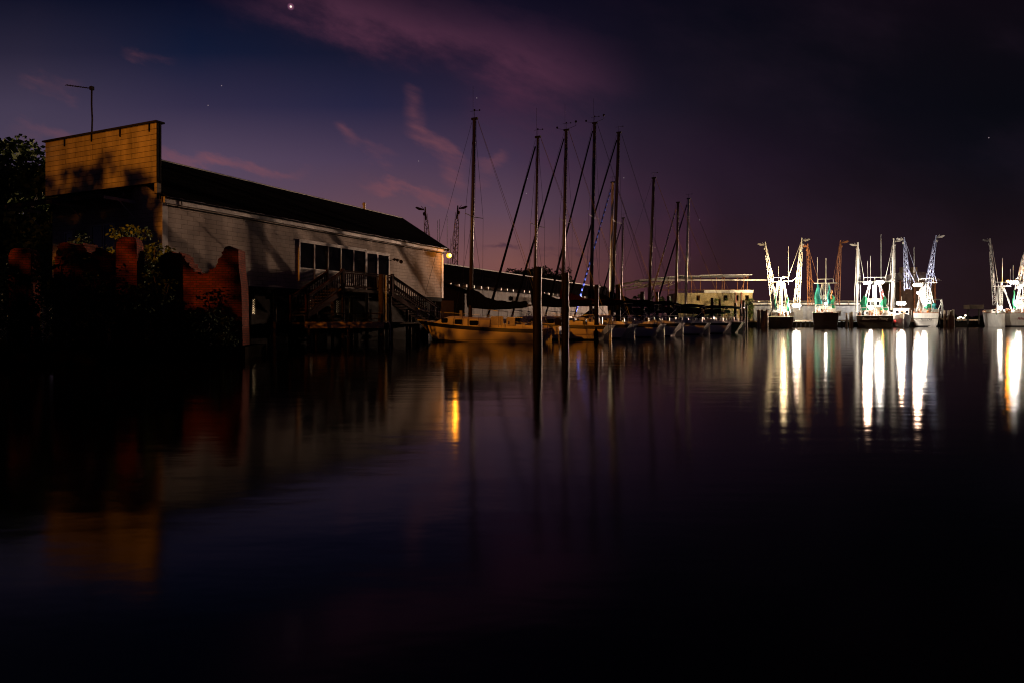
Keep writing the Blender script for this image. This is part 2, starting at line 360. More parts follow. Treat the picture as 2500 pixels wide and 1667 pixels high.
# ------------------------------------------------------------------ the long white building on the left
def make_building():
    b = thing('waterfront_building', 'long white sided building on stilts with dark gable roof and tall square false front', 'building', C0, BR)
    L, Wd, zb, ze, zr = 22.86, 7.45, 2.9, 6.45, 8.85
    # walls: local x runs along the water side, y into the building
    m = MB(); m.box(0, 0, zb, L, .16, ze); m.box(0, Wd-.16, zb, L, Wd, ze)
    m.prism([(L-.16, .16, zb), (L-.16, Wd-.16, zb), (L-.16, Wd-.16, ze), (L-.16, Wd/2, zr-.15), (L-.16, .16, ze)], (.16, 0, 0))
    m.prism([(0, .16, zb), (0, Wd-.16, zb), (0, Wd-.16, ze), (0, Wd/2, zr-.15), (0, .16, ze)], (.16, 0, 0))
    w = m.build('wall', M_siding, b)
    m = MB()                                           # floor and joist ends
    m.box(.05, .05, zb-.28, L-.05, Wd-.05, zb-.002); m.build('floor', M_dark, b)
    each('corner_board', [MB().box(-.02, -.03, zb-.02, .24, -.002, ze-.28), MB().box(L-.22, -.03, zb-.02, L+.03, -.002, ze-.28)], M_trim, b)
    m = MB(); m.box(0, -.16, ze-.27, L+.12, -.035, ze-.02); m.build('fascia', M_trim, b)
    m = MB(); m.tube((0.2, -.075, ze-.36), (L, -.075, ze-.36), .03, n=6)
    m.path([(.75, -.19, ze-.05), (.8, -.2, ze-.25), (.55, -.1, ze-.36), (.2, -.075, ze-.36)], .018)
    m.build('conduit', M_dark, b)
    # roof: two slopes with overhang, shallow ribs, ragged eave edge
    def slope(y0, z0, y1, z1, nm='roof'):
        m = MB(); m.prism([(-.02, y0, z0), (L+.3, y0, z0), (L+.3, y0, z0+.09), (-.02, y0, z0+.09)], (0, y1-y0, z1-z0)); return m
    k = (zr-ze)/(Wd/2)
    m = slope(-.30, ze-.30*k+.10, Wd/2, zr+.0)
    for i in range(1, 40):
        f = i/40; yy_ = -.30+(Wd/2+.30)*f; zz_ = ze-.30*k+.10+(zr-ze+.30*k-.10)*f
        m.box(-.02, yy_, zz_+.088, L+.3, yy_+.02, zz_+.105)
    rf = m.build('roof', M_roof, b)
    m = slope(Wd+.30, ze-.30*k+.10, Wd/2, zr); m.build('roof', M_roof, b)
    m = MB(); m.tube((-.02, Wd/2, zr+.09), (L+.3, Wd/2, zr+.09), .05, n=6); m.build('ridge_cap', M_grey, rf)
    rnd = random.Random(4); m = MB(); m.box(0, -.310, ze-.30*k+.150, L+.3, -.3005, ze-.30*k+.163)
    for i in range(60):                                # torn bright metal edge along the eave
        x = rnd.uniform(.2, L); m.box(x, -.335, ze-.30*k+.16+0, x+rnd.uniform(.05, .35), -.303, ze-.30*k+.185)
    m.build('drip_edge', M_steel, rf)
    m = MB(); m.tube((L-4.3, Wd/2, zr), (L-4.3, Wd/2, zr+.42), .09, n=8); m.ball((L-4.3, Wd/2, zr+.42), .13); m.build('vent_pipe', M_white, rf)
    # rake boards at far gable
    m = MB()
    m.bar((L+.3, -.33, ze-.30*k+.08), (L+.3, Wd/2, zr), .05, .2); m.bar((L+.3, Wd+.33, ze-.30*k+.08), (L+.3, Wd/2, zr), .05, .2); m.build('rake_board', M_dark, b)
    # false front
    pz0, pz1 = 6.98, 9.47
    m = MB(); m.box(-.30, -.03, pz0, -.06, Wd+.02, pz1); pf = m.build('false_front', M_panel, b)
    m = MB(); m.box(-.40, -.14, pz1, .02, Wd+.12, pz1+.07); m.build('coping', M_dark, pf)
    each('bracket', [MB().prism([(-.302, y, pz1), (-.302, y+.05, pz1), (-.302, y+.05, pz1-.34), (-.302, y, pz1-.34)], (-.05, 0, 0)) for y in (.35, 2.2, 4.1, 6.0)], M_dark, pf)
    m = MB(); m.box(-.29, -.055, 6.3, -.20, -.031, pz1-.002); m.box(-.16, -.055, 6.3, -.08, -.031, pz1-.002); m.build('edge_board', M_dark, pf)
    m = MB(); m.box(-.30, -.06, 6.52, -.10, .10, 6.96); m.build('corner_block', M_panel, b)
    # porch canopy with outriggers and braces
    m = MB(); m.prism([(-1.4, 1.7, 6.42), (-.06, 1.7, 6.86), (-.06, 1.7, 6.93), (-1.4, 1.7, 6.50)], (0, 6.8, 0)); cn = m.build('porch_roof', M_roof, b)
    m = MB(); m.bar((-1.44, 1.7, 6.38), (-1.44, 8.5, 6.38), .05, .17); m.build('fascia', M_deck, cn)
    for y in (1.72, 5.0, 8.35):
        m = MB(); m.bar((-1.4, y, 6.33), (0, y, 6.33), .07, .13); m.tube((-.75, y, 6.30), (-.02, y, 5.66), .028); m.build('beam', M_trim, cn)
    each('porch_lamp', [MB().tube((-.35, 2.3, 6.55), (-.35, 2.3, 6.72), .07, .05), MB().tube((-.35, 2.0, 6.55), (-.35, 2.0, 6.70), .06, .05)], M_trim, b)
    # facade openings
    def window(x0, x1, z0, z1, face_y=-.002, louvre=True, nm='window', side='y'):
        fr = MB(); t = .085
        fr.box(x0-t/2, face_y-.07, z0, x0+t/2, face_y, z1); fr.box(x1-t/2, face_y-.07, z0, x1+t/2, face_y, z1)
        fr.box(x0+t/2, face_y-.067, z1-t, x1-t/2, face_y, z1); fr.box(x0+t/2, face_y-.067, z0, x1-t/2, face_y, z0+.04)
        if louvre: fr.box(x0+t/2, face_y-.066, z0+.63, x1-t/2, face_y, z0+.70)
        o = fr.build(nm, M_trim, b)
        zg = z0+.70 if louvre else z0+.04
        MB().box(x0+t/2, face_y-.022, zg, x1-t/2, face_y, z1-t).build('pane', M_glass, o)
        if louvre:
            lv = MB()
            for i in range(8):
                z = z0+.06+i*.072; lv.prism([(x0+t/2, face_y-.055, z), (x1-t/2, face_y-.055, z), (x1-t/2, face_y-.01, z+.035), (x0+t/2, face_y-.01, z+.035)], (0, 0, .010))
            MB().box(x0+t/2, face_y-.008, z0+.04, x1-t/2, face_y, z0+.63).build('backing', M_dark, o)
            lv.build('louvre', M_trim, o)
        return o
    xs = [8.1, 9.27, 10.43, 11.6, 12.86]
    xs = [(14.7-28.7*k)/(.4243+.9055*k) for k in [(1250-p)/F for p in (729.7, 766, 799.6, 831, 861.7, 891.4)]]
    for i in range(5): window(xs[i], xs[i+1], 3.34, 5.46)
    m = MB(); m.box(xs[0]-.07, -.10, 5.46, xs[5]+.04, -.003, 5.53); m.build('window_head', M_trim, b)
    xd = [(14.7-28.7*k)/(.4243+.9055*k) for k in [(1250-p)/F for p in (892.6, 920, 948)]]
    for i in range(2): window(xd[i]+.03, xd[i+1], 3.02, 5.40, louvre=False, nm='door')
    m = MB(); m.box(xd[0]-.05, -.10, 5.40, xd[2]+.06, -.003, 5.47); m.build('door_head', M_trim, b)
    # a dark wrought lantern arm right of the door
    m = MB(); m.path([(xd[2]+.1, -.05, 5.05), (xd[2]+.3, -.35, 5.15), (xd[2]+.45, -.62, 5.08)], .03); m.ball((xd[2]+.47, -.65, 4.98), .12); m.ball((xd[2]+.36, -.45, 5.08), .10); m.ball((xd[2]+.27, -.28, 5.12), .09)
    m.build('planter_bracket', M_dark, b)
    # facade under the canopy (faces the camera side)
    for y0, y1, z0, z1 in ((3.0, 3.75, 4.1, 5.5), (3.85, 4.6, 4.1, 5.5), (5.9, 6.5, 4.4, 5.3)):
        fr = MB(); fr.box(-.05, y0, z0, -.002, y0+.07, z1); fr.box(-.05, y1-.07, z0, -.002, y1, z1); fr.box(-.048, y0+.07, z1-.07, -.002, y1-.07, z1); fr.box(-.048, y0+.07, z0, -.002, y1-.07, z0+.07)
        o = fr.build('window', M_trim, b); MB().box(-.02, y0+.07, z0+.07, -.003, y1-.07, z1-.07).build('pane', M_glass, o)
    t = text_mesh('letters', 'OVE', .42, M_ink, b, (-.03, 5.35, 5.15), (R(90), 0, R(-90)), 0, .01)
    # stilts
    k = 0
    for s in range(0, 8):
        for t_ in (.35, 3.7, 7.1):
            MB().tube((.5+s*3.1, t_, -.6), (.5+s*3.1, t_, 2.62), .13, n=8).build('stilt', M_deck, b)
    # dark skirt boards with lattice openings; a lit pale store wall stands behind them
    ops = [((15.51-29.08*k0)/(.4243+.9055*k0), (15.51-29.08*k1)/(.4243+.9055*k1), z0, z1) for k0, k1, z0, z1 in
           [((1250-a)/F, (1250-c_)/F, z0, z1) for a, c_, z0, z1 in ((617.5, 625, 1.55, 2.32), (746, 772, 1.58, 2.40), (822, 832, 1.60, 2.42))]]
    y = .9; m = MB(); cur = .2
    for a, c_, z0, z1 in ops:
        m.box(cur, y, -.3, a, y+.05, 2.62); m.box(a, y, -.3, c_, y+.05, z0); m.box(a, y, z1, c_, y+.05, 2.62); cur = c_
    m.box(cur, y, -.3, L-.3, y+.05, 2.62); m.build('skirt', M_dark, b)
    for n_, (a, c_, z0, z1) in enumerate(ops):
        m = MB(); st = .115; w_ = c_-a; h_ = z1-z0; i = -int(h_/st)-1
        while i*st < w_:
            for sg in (1, -1):
                pts = []
                x0 = i*st
                lo = max(0, -x0); hi = min(h_, w_-x0)
                if hi > lo+.02:
                    if sg > 0: m.bar((a+x0+lo, y-.01, z0+lo), (a+x0+hi, y-.01, z0+hi), .012, .045)
                    else: m.bar((a+x0+lo, y-.026, z1-lo), (a+x0+hi, y-.026, z1-hi), .012, .045)
            i += 1
        m.build('lattice_panel', M_dark, b)
    MB().box(3.6, 3.0, .38, 15, 3.1, 2.6).build('store_wall', M_white, b)
    m = MB(); m.box(.1, .2, .5, .15, Wd-.2, 2.62); m.box(.2, Wd-.25, .5, L-.3, Wd-.2, 2.62); m.box(L-.3, .95, .5, L-.25, Wd-.2, 2.62); m.build('skirt', M_dark, b)
    for s in (5.1, 9.0, 11.7): lamp('store_light', 'POINT', (s, 2.0, 1.6), 260, (1, .72, .38), .08, parent=b)
    return b
bld = make_building()

# antenna on the false front
an = thing('tv_antenna', 'thin rooftop aerial on a bent pole above the false front', 'antenna', bp(-.18, 4.32, 9.5), BR)
pa = Vector(bp(-.18, 4.32, 9.5))
MB().path([(0, 0, 0), (.02, 0, .7), (-.01, 0, 1.35), (0, 0, 2.12)], .035).build('pole', M_dark, an)
def loc_(p): # world to antenna local
    d = Vector(p)-pa; return (d.dot(U_), d.dot(W_), d.z)
d0 = Vector((X(256, 30.5), 30.5, Z(246, 30.5))); d1 = d0+Vector((-1.22, .2, .20))
a0, a1 = Vector((0, 0, 2.05)), Vector((0, 0, 2.05))+Vector((0, 0, 0))
e0 = Vector(loc_(d0)); e0.z = 0; boom = Vector(loc_(pa+Vector((-1.25, .15, .21))))
MB().tube((0, 0, 2.05), boom+Vector((0, 0, 2.05)), .022).build('boom', M_dark, an)
m = MB(); side = boom.cross(Vector((0, 0, 1))).normalized()
for i in range(10):
    p = Vector((0, 0, 2.05))+boom*(.08+i*.1); h = .14-.006*i
    m.tube(p+side*h+Vector((0, 0, .06)), p-side*h-Vector((0, 0, .06)), .008)
m.build('element', M_dark, an)
MB().box(-.07, -.07, 1.98, .07, .07, 2.14).build('rotor', M_dark, an)

# sodium lamp on the far corner of the building
wl = thing('wall_lamp', 'glowing orange lamp high on the far corner of the white building', 'lamp', bp(22.86, -.05, 6.0), BR)
MB().path([(0, .02, .1), (.05, -.25, .18), (.1, -.4, .12)], .025).build('arm', M_grey, wl)
MB().tube((.1, -.4, .16), (.1, -.4, .02), .07, .15, n=10).build('hood', M_grey, wl)
MB().ball((.1, -.4, -.06), .19, 12, 8).build('halo_ball', M_halo, wl, True)  # glowing ball added around the bulb to imitate its orange halo
MB().ball((.02, -.53, -.06), .12, 10, 8).build('bulb', M_hoto, wl, True)
lamp('lamp_light', 'POINT', (.05, -.95, -.3), 90, SODIUM, .1, parent=wl)

# ------------------------------------------------------------------ balcony with two stairs
def make_stairs():
    r = thing('entrance_stairs', 'red stained wooden landing with railings and stairs down both sides below the doors', 'stairs', C0, BR)
    s0, s1, t0, t1, z = 10.1, 14.6, -.12, -1.35, 3.0
    MB().box(s0, t1, z-.16, s1+.5, t0, z).build('landing', M_deck, r)
    def rail(a, b_, n, post0=True):
        m = MB(); a = Vector(a); b_ = Vector(b_)
        m.bar(a+Vector((0, 0, .95)), b_+Vector((0, 0, .95)), .10, .06); m.bar(a+Vector((0, 0, .84)), b_+Vector((0, 0, .84)), .04, .09); m.bar(a+Vector((0, 0, .12)), b_+Vector((0, 0, .12)), .04, .09)
        for i in range(n+1):
            p = a.lerp(b_, i/n); m.box(p.x-.02, p.y-.02, p.z+.10, p.x+.02, p.y+.02, p.z+.88)
        for p in (a, b_): m.box(p.x-.055, p.y-.055, p.z-.3, p.x+.055, p.y+.055, p.z+1.06)
        return m.build('railing', M_rail, r)
    rail((s0, t1, z), (s1, t1, z), 26)
    rail((s1+.45, t0-.05, z), (s1+.45, t0-.5, z), 3)
    # right stair
    e1, ze = 20.2, 1.15
    rail((s1+.1, t1, z), (e1, t1, ze), 24); rail((s1+.5, t1+1.05, z), (e1, t1+1.05, ze), 24)
    m = MB(); 
    for t in (t1+.06, t1+1.0): m.bar((s1+.1, t, z-.18), (e1, t, ze-.12), .05, .28)
    m.build('stringer', M_rail, r)
    m = MB()
    for i in range(12):
        f = i/12; x = s1+.2+(e1-s1-.2)*f; zz = z-(z-ze)*f-.1; m.box(x, t1+.09, zz-.04, x+.42, t1+.97, zz)
    m.build('tread', M_deck, r)
    # left stair
    e0, z0 = 7.2, 1.5
    rail((s0-.1, t1, z), (e0, t1, z0), 14); rail((s0-.1, t1+1.05, z), (e0, t1+1.05, z0), 14)
    m = MB()
    for t in (t1+.06, t1+1.0): m.bar((s0, t, z-.18), (e0, t, z0-.12), .05, .28)
    m.build('stringer', M_rail, r)
    m = MB()
    for i in range(9):
        f = i/9; x = s0-.3-(s0-e0-.3)*f; zz = z-(z-z0)*f-.14; m.box(x-.3, t1+.09, zz-.04, x, t1+.97, zz)
    m.build('tread', M_deck, r)
    for x, t in ((s0+.1, t1+.1), (s0+2.2, t1+.1), (s1, t1+.1), (s0+.1, -.5), (s1, -.5), (16.4, t1+.1)):
        zt = z-.16 if x < 15 else 1.9
        MB().tube((x, t, -.5), (x, t, zt), .09, n=8).build('post', M_deck, r)
    return r
make_stairs()

# ------------------------------------------------------------------ low dock at the water's edge
dk = thing('landing_dock', 'low timber dock whose front beam is lit orange beside the white building', 'dock')
Q, P = Vector((-10.86, 35.75, 0)), Vector((-7.05, 37.5, 0))
poly = [Q, P]+[bp(s, t) for s, t in ((13.2, -1.5), (22.5, -1.5), (22.5, .85), (7.6, .85))]
MB().prism([(p.x, p.y, 1.03) for p in poly], (0, 0, .12)).build('deck', M_deck, dk)
n_ = Vector((.45, -.89, 0))
MB().bar(Q+n_*.06+Vector((0, 0, 1.0)), P+n_*.06+Vector((0, 0, 1.0)), .08, .34).build('front_beam', mat('yellow_pine', (.52, .36, .18), .8, var=.5, vscale=3, stretch=(.4, .4, 4)), dk)
for f in (.05, .55): MB().tube(Q.lerp(P, f)+Vector((0, 0, -.6)), Q.lerp(P, f)+Vector((0, 0, 1.0)), .11, n=8).build('post', M_deck, dk)
for s in (14.5, 17.5, 20.5): MB().tube(bp(s, -1.4, -.6), bp(s, -1.4, 1.03), .11, n=8).build('post', M_deck, dk)
m = MB()
a, b_ = Q.lerp(P, .2)-n_*.7, P-n_*.7
m.bar(a+Vector((0, 0, 1.62)), b_+Vector((0, 0, 1.62)), .10, .05); m.bar(a+Vector((0, 0, 1.36)), b_+Vector((0, 0, 1.36)), .22, .04)
for i in range(6):
    p = a.lerp(b_, i/5); m.bar(p+Vector((0, 0, 1.15)), p+Vector((0, 0, 1.62)), .06, .06)
tag(m.build('dock_bench', M_dark), 'low dark bench rail standing along the orange lit dock', 'bench')

def piling(x, y, top, r, label, m_=None, group='timber mooring pilings', tilt=0, band=False, cap=None):
    t = thing('piling', label, 'piling', (x, y, 0), 0, group)
    rnd = random.Random(int(x*31+y*7)); pts = []; rs = []
    for i in range(9):
        f = i/8; pts.append((rnd.uniform(-.02, .02)-tilt*f, rnd.uniform(-.02, .02), -1.2+(top+1.2)*f)); rs.append(r*(1.08-.16*f)*rnd.uniform(.97, 1.03))
    s = MB()
    n = 12; vs = []; fs = []
    for p, q in zip(pts, rs):
        for i in range(n): a_ = 2*math.pi*i/n; vs.append((p[0]+q*math.cos(a_), p[1]+q*math.sin(a_), p[2]))
    for j in range(8):
        for i in range(n): fs.append((j*n+i, j*n+(i+1) % n, (j+1)*n+(i+1) % n, (j+1)*n+i))
    fs.append(tuple(range(8*n, 9*n))); s.add(vs, fs)
    smooth_angle(s.build('post', m_ or M_pile, t), 50)
    if band: MB().tube((-tilt*.8, 0, top*.68), (-tilt*.8, 0, top*.68+.12), r*1.12, n=12).build('rope_band', M_deck, t)
    return t
def dof(base): return F*CAMH/(base-HZ)
# (left px, right px, top row, base row)
PL = [(1300, 1322, 653, 864, 'nearest and tallest black mooring piling, in front of the cream sailboat stern'),
      (1371, 1389, 667, 843, 'second black mooring piling, just right of the cream sailboat outboard motor'),
      (1450, 1461.5, 696, 831, 'third black mooring piling from the nearest, left of a pale leaning transom'),
      (1502, 1515, 696, 826, 'fourth black mooring piling from the nearest, left of a pale leaning transom'),
      (1563, 1573, 713, 822, 'fifth black mooring piling from the nearest, at the edge of a white transom'),
      (1599, 1607.5, 713, 818, 'sixth black mooring piling from the nearest, between two sailboat sterns')]
PL2 = [(1734, 1742, 728, 813, 'black piling in front of the pale block building, leftmost of the last group'),
       (1754, 1760, 731, 810, 'slim black piling second from left in front of the pale block building'),
       (1791, 1798.5, 741, 807, 'black piling third from left in front of the pale block building'),
       (1806, 1811, 742, 806, 'short black piling hard against the thicker last piling'),
       (1812, 1819, 734, 808, 'thick black piling near the vine covered corner of the pale block building'),
       (1821, 1825, 747, 803, 'short slim black piling at the far right end of the sailboat slips')]
for a, b_, t, base, lb in PL+PL2:
    d = dof(base); piling(X((a+b_)/2, d), d, Z(t, d), (b_-a)/2/F*d, lb, tilt=-.02)
piling(X(931.5, 38.5), 38.4, Z(671, 38.5), .155, 'tall brown piling with rope band at the right end of the low dock', M_deck, band=True)
piling(X(1632, 60), 60, Z(724, 60), .16, 'short dark piling with curved steel rail behind the sixth mooring piling')
# steel pipe beside the dock piling
pp = thing('dock_pipe', 'slim pale pipe rising beside the tall brown dock piling', 'pipe', (X(943, 38.2), 38.2, 0))
MB().tube((0, 0, .9), (0, 0, Z(673, 38.2)), .045, n=8).build('pipe', M_grey, pp)
MB().path([(0, 0, 1.15), (.12, 0, 1.2), (.22, -.02, 1.0), (.25, -.02, .5), (.22, 0, .1)], .03).build('hose', M_grey, pp)
MB().box(-.12, -.08, .75, .16, .1, 1.1).build('bracket', M_dark, pp)

# ------------------------------------------------------------------ small gabled boathouse and long shed beyond
bh = thing('gabled_hut', 'small dark hut with shallow gable roof behind the bow of the cream sailboat', 'hut', (X(1080, 53), 53, 0), R(20))
m = MB(); m.box(-1.7, 0, .5, 1.8, 2.2, 3.5); m.prism([(-1.7, .01, 3.5), (1.8, .01, 3.5), (.05, .01, 4.05)], (0, 2.18, 0)); m.build('wall', M_dark, bh)
m = MB(); m.prism([(-2.3, -.5, 3.42), (.05, -.5, 4.12), (.05, -.5, 4.2), (-2.3, -.5, 3.50)], (0, 3, 0)); m.prism([(2.3, -.5, 3.42), (.05, -.5, 4.122), (.05, -.5, 4.203), (2.3, -.5, 3.50)], (0, 3, 0)); m.build('roof', M_roof, bh)
m = MB(); m.box(-.1, -.03, .6, .9, -.002, 2.8); m.build('door', mat('brown_door', (.09, .06, .045), .7), bh)

ls = thing('long_shed', 'long low shed with dark roof and pale rafter ends running behind the sailboats', 'shed', C0, BR)
s0, s1, t0, t1, ze, zr = 25, 78, 2.3, 9.3, 4.35, 6.25
tm = (t0+t1)/2
m = MB(); m.box(s0, t0+.3, .5, s1, t0+.45, ze); m.box(s0, t1-.45, .5, s1, t1-.3, ze)
for s in (s0, s1-.15): m.prism([(s, t0+.45, .5), (s, t1-.45, .5), (s, t1-.45, ze), (s, tm, zr-.1), (s, t0+.45, ze)], (.15, 0, 0))
m.build('wall', brick_mat('shed_wall', (.085, .075, .068), (.07, .06, .055), (.03, .025, .02), .9, 30, .03, .7, .6, .7, .6, 0), ls)
m = MB(); m.prism([(s0, t0-.3, ze-.12), (s0, tm, zr-.04), (s0, tm, zr+.04), (s0, t0-.3, ze-.02)], (s1-s0, 0, 0)); m.prism([(s0, t1+.3, ze-.12), (s0, tm, zr-.041), (s0, tm, zr+.041), (s0, t1+.3, ze-.02)], (s1-s0, 0, 0))
rf = m.build('roof', mat('tar_roof', (.007, .006, .0065), 1, spec=0, var=.6, vscale=1.2, stretch=(.3, 3, 1)), ls)
MB().tube((s0, tm, zr+.07), (s1, tm, zr+.07), .06).build('ridge_cap', M_grey, rf)
m = MB()
for i in range(40): m.box(s0+1+i*1.3, t0-.36, ze-.34, s0+1.12+i*1.3, t0+.2, ze-.12)
m.build('rafter_end', M_white, ls)
m = MB(); m.box(40, t0+.1, 3.2, 47, t0+.29, 3.6); m.build('light_panel', M_deck, ls)

# ------------------------------------------------------------------ brick ruins on the bank
def brick_wall(name, label, outline, d, th, yaw=0):
    px0 = outline[0][0]; x0 = X(px0, d)
    t = thing(name, label, 'wall', (x0, d, 0), R(yaw))
    rj = random.Random(int(px0)); pts = [((X(px, d)-x0)+(0 if py > 690 else rj.uniform(-.05, .05)), 0, Z(py, d)+(0 if py > 690 else round(rj.uniform(-1.4, 1.4))*.045)) for px, py in outline]
    m = MB(); m.prism(pts, (0, th, 0)); m.build('wall', M_brick, t); return t
def arc(pts, n=5):
    """Catmull-Rom smoothing of an outline"""
    out = []
    for i in range(len(pts)-1):
        p0 = pts[max(i-1, 0)]; p1 = pts[i]; p2 = pts[i+1]; p3 = pts[min(i+2, len(pts)-1)]
        for k in range(n):
            t = k/n
            out.append(tuple(.5*((2*b)+(-a+c_)*t+(2*a-5*b+4*c_-d)*t*t+(-a+3*b-3*c_+d)*t**3) for a, b, c_, d in zip(p0, p1, p2, p3)))
    out.append(pts[-1]); return out
rt = arc([(378, 690), (381, 650), (388, 630), (402, 620), (425, 618), (440, 622), (455, 640), (472, 661), (490, 669), (506, 662), (528, 640), (541, 616), (546, 605)])
r1 = brick_wall('brick_ruin', 'broken red brick wall scooped into a curve, in front of the white wall', [(378, 870)]+rt+[(552, 603), (566, 605), (576, 612), (580, 650), (584, 700), (588, 870)], 23, .75, 4)
lt = arc([(130, 690), (134, 640), (141, 604), (150, 597), (200, 597), (210, 604), (222, 632), (240, 652), (262, 662), (284, 650), (296, 636)])
r2 = brick_wall('brick_ruin', 'broken red brick wall with a low curve, left of the free standing brick pillar', [(130, 880)]+lt+[(300, 880)], 22.5, .75, -3)
def pillar(label, a, b_, top, d, flare=0):
    t = thing('brick_pillar', label, 'pillar', (X((a+b_)/2, d), d, 0), R(8)); w = (b_-a)/2/F*d; zt = Z(top, d)
    m = MB(); z0 = .3
    ring = lambda z, k: [(-w*k, -w*.9*k, z), (w*k, -w*.9*k, z), (w*k, w*.9*k, z), (-w*k, w*.9*k, z)]
    vs = ring(z0, 1+flare)+ring(zt-.25, 1)+ring(zt-.07, .86)+ring(zt, .62)
    fs = [(j*4+i, j*4+(i+1) % 4, j*4+4+(i+1) % 4, j*4+4+i) for j in range(3) for i in range(4)]+[(12, 13, 14, 15)]
    m.add(vs, fs); m.build('shaft', M_brick, t); return t
pillar('tall free standing brick pillar with rounded top between the two brick ruins', 294, 341, 581, 22.0, .08)
pillar('short brick pillar at the far left edge near the tree', 36, 85, 608, 22.5)
# chain-link fence and pale box far left
fn = thing('wire_fence', 'pale wire fence at the far left edge below the tree', 'fence', (X(-30, 27), 27, 0))
m = MB()
for i in range(3): m.tube((i*1.1, 0, .4), (i*1.1, 0, 2.3), .03)
m.tube((-.2, 0, 2.28), (2.0, 0, 2.28), .02); m.build('post', M_grey, fn)
m = MB()
for i in range(-10, 26): m.tube((i*.12, .01, .5), (min(1.4+i*.12, 3.0), .01, min(.5+1.4, .5+3.0-i*.12)), .004, n=3, cap=False); m.tube((i*.12+.0, -.01, 1.9), (i*.12+1.4, -.01, .5), .004, n=3, cap=False)
m.build('mesh', M_grey, fn)

# ------------------------------------------------------------------ trees and shrubs
def foliage(rnd, clumps, per, size, spread):
    vs = []; fs = []
    for c_ in clumps:
        cc = Vector(c_[:3]); cr = c_[3]
        for _ in range(int(per*cr*cr)):
            d = Vector((rnd.gauss(0, 1), rnd.gauss(0, 1), rnd.gauss(0, 1))).normalized()*cr*rnd.uniform(.35, 1.0)**.6
            p = cc+Vector((d.x, d.y, d.z*.75))
            a = Vector((rnd.gauss(0, 1), rnd.gauss(0, 1), rnd.gauss(-.3, .7))).normalized(); b = a.cross(Vector((rnd.gauss(0, 1), rnd.gauss(0, 1), rnd.gauss(0, 1)))).normalized()
            l = size*rnd.uniform(.6, 1.4); w = l*.32
            o = len(vs); vs += [p, p+a*l*.5+b*w, p+a*l, p+a*l*.5-b*w]; fs.append((o, o+1, o+2, o+3))
    me = MB(); me.v = [tuple(v_) for v_ in vs]; me.f = fs; return me
def fast_build(mb, name, m_, parent):
    me = bpy.data.meshes.new(name); me.from_pydata(mb.v, [], mb.f); me.update(); me.materials.append(m_)
    o = bpy.data.objects.new(name, me); COL.objects.link(o); o.parent = parent; return o
def tree(name, label, loc, h, rad, seed, n=26, per=260, size=.22, m_=None, zc=.62, flat=.5, cat='tree', group=None, trunk=True, lo=0.0, cl=(.22, .42)):
    rnd = random.Random(seed); t = thing(name, label, cat, loc, 0, group)
    cl_ = []
    for i in range(n):
        while True:
            p = Vector((rnd.uniform(-1, 1), rnd.uniform(-1, 1), rnd.uniform(-1, 1)))
            if p.length < 1: break
        p = p*(.45+.55*p.length)
        cl_.append((p.x*rad, p.y*rad, h*zc+p.z*h*flat*.76, rad*rnd.uniform(*cl)))
    if trunk:
        m = MB(); m.path([(0, 0, -.3), (.1, 0, h*.25), (0, .1, h*.5), (.1, 0, h*.8)], 0, 8, [h*.035, h*.028, h*.02, h*.006])
        for c_ in cl_[::2]: m.path([(0.05, .05, h*.3+rnd.uniform(0, .15)*h), (c_[0]*.5, c_[1]*.5, c_[2]*.75), (c_[0], c_[1], c_[2])], 0, 5, [h*.014, h*.009, h*.003])
        m.build('trunk', M_bark, t)
    fast_build(foliage(rnd, cl_, per/(rad*.3)**2/ (1 if True else 1)*.35, size, 1), 'crown', m_ or M_leaf, t)
    return t
tree('broadleaf_tree', 'big leafy tree at the left edge of the picture beside the false front', (X(8, 37), 37, .4), 10.8, 4.2, 3, 120, 900, .32, M_leaf, .58, .60, cl=(.16, .30))
rnd = random.Random(5)
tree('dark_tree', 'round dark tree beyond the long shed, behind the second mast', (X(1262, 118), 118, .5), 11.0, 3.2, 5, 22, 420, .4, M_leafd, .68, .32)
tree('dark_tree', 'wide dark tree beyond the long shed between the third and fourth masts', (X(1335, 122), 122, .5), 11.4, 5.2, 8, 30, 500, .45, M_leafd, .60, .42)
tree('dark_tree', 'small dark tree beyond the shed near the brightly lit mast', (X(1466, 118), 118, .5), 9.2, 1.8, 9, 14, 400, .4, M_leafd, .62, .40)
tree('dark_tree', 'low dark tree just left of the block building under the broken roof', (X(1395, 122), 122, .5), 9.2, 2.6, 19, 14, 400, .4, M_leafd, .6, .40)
for px, d, h, rad, sd, lb in ((330, 25.5, 4.6, .95, 11, 'shrub with lit yellow leaves behind the brick pillar, against the porch'), (200, 25.5, 4.5, 1.1, 12, 'bushy shrub with lit leaves behind the left brick ruin'),
                          (372, 25.2, 4.4, .7, 13, 'thin shrub with lit leaves at the corner of the white wall'), (250, 25, 3.4, .9, 14, 'low shrub behind the dip of the left brick ruin'),
                          (110, 34, 4.3, 1.9, 16, 'dark dense bush under the canopy end, behind the left brick ruin'), (60, 36, 3.6, 2.0, 17, 'dark dense bush beneath the leafy tree at the left edge'),
                          (20, 26, 3.2, 1.3, 15, 'dark bush at the far left edge by the wire fence')):
    tree('shrub', lb, (X(px, d), d, .4), h, rad, sd, 16, 160, .13, M_leaf, .72, .32, 'shrub', 'shrubs around the brick ruins')
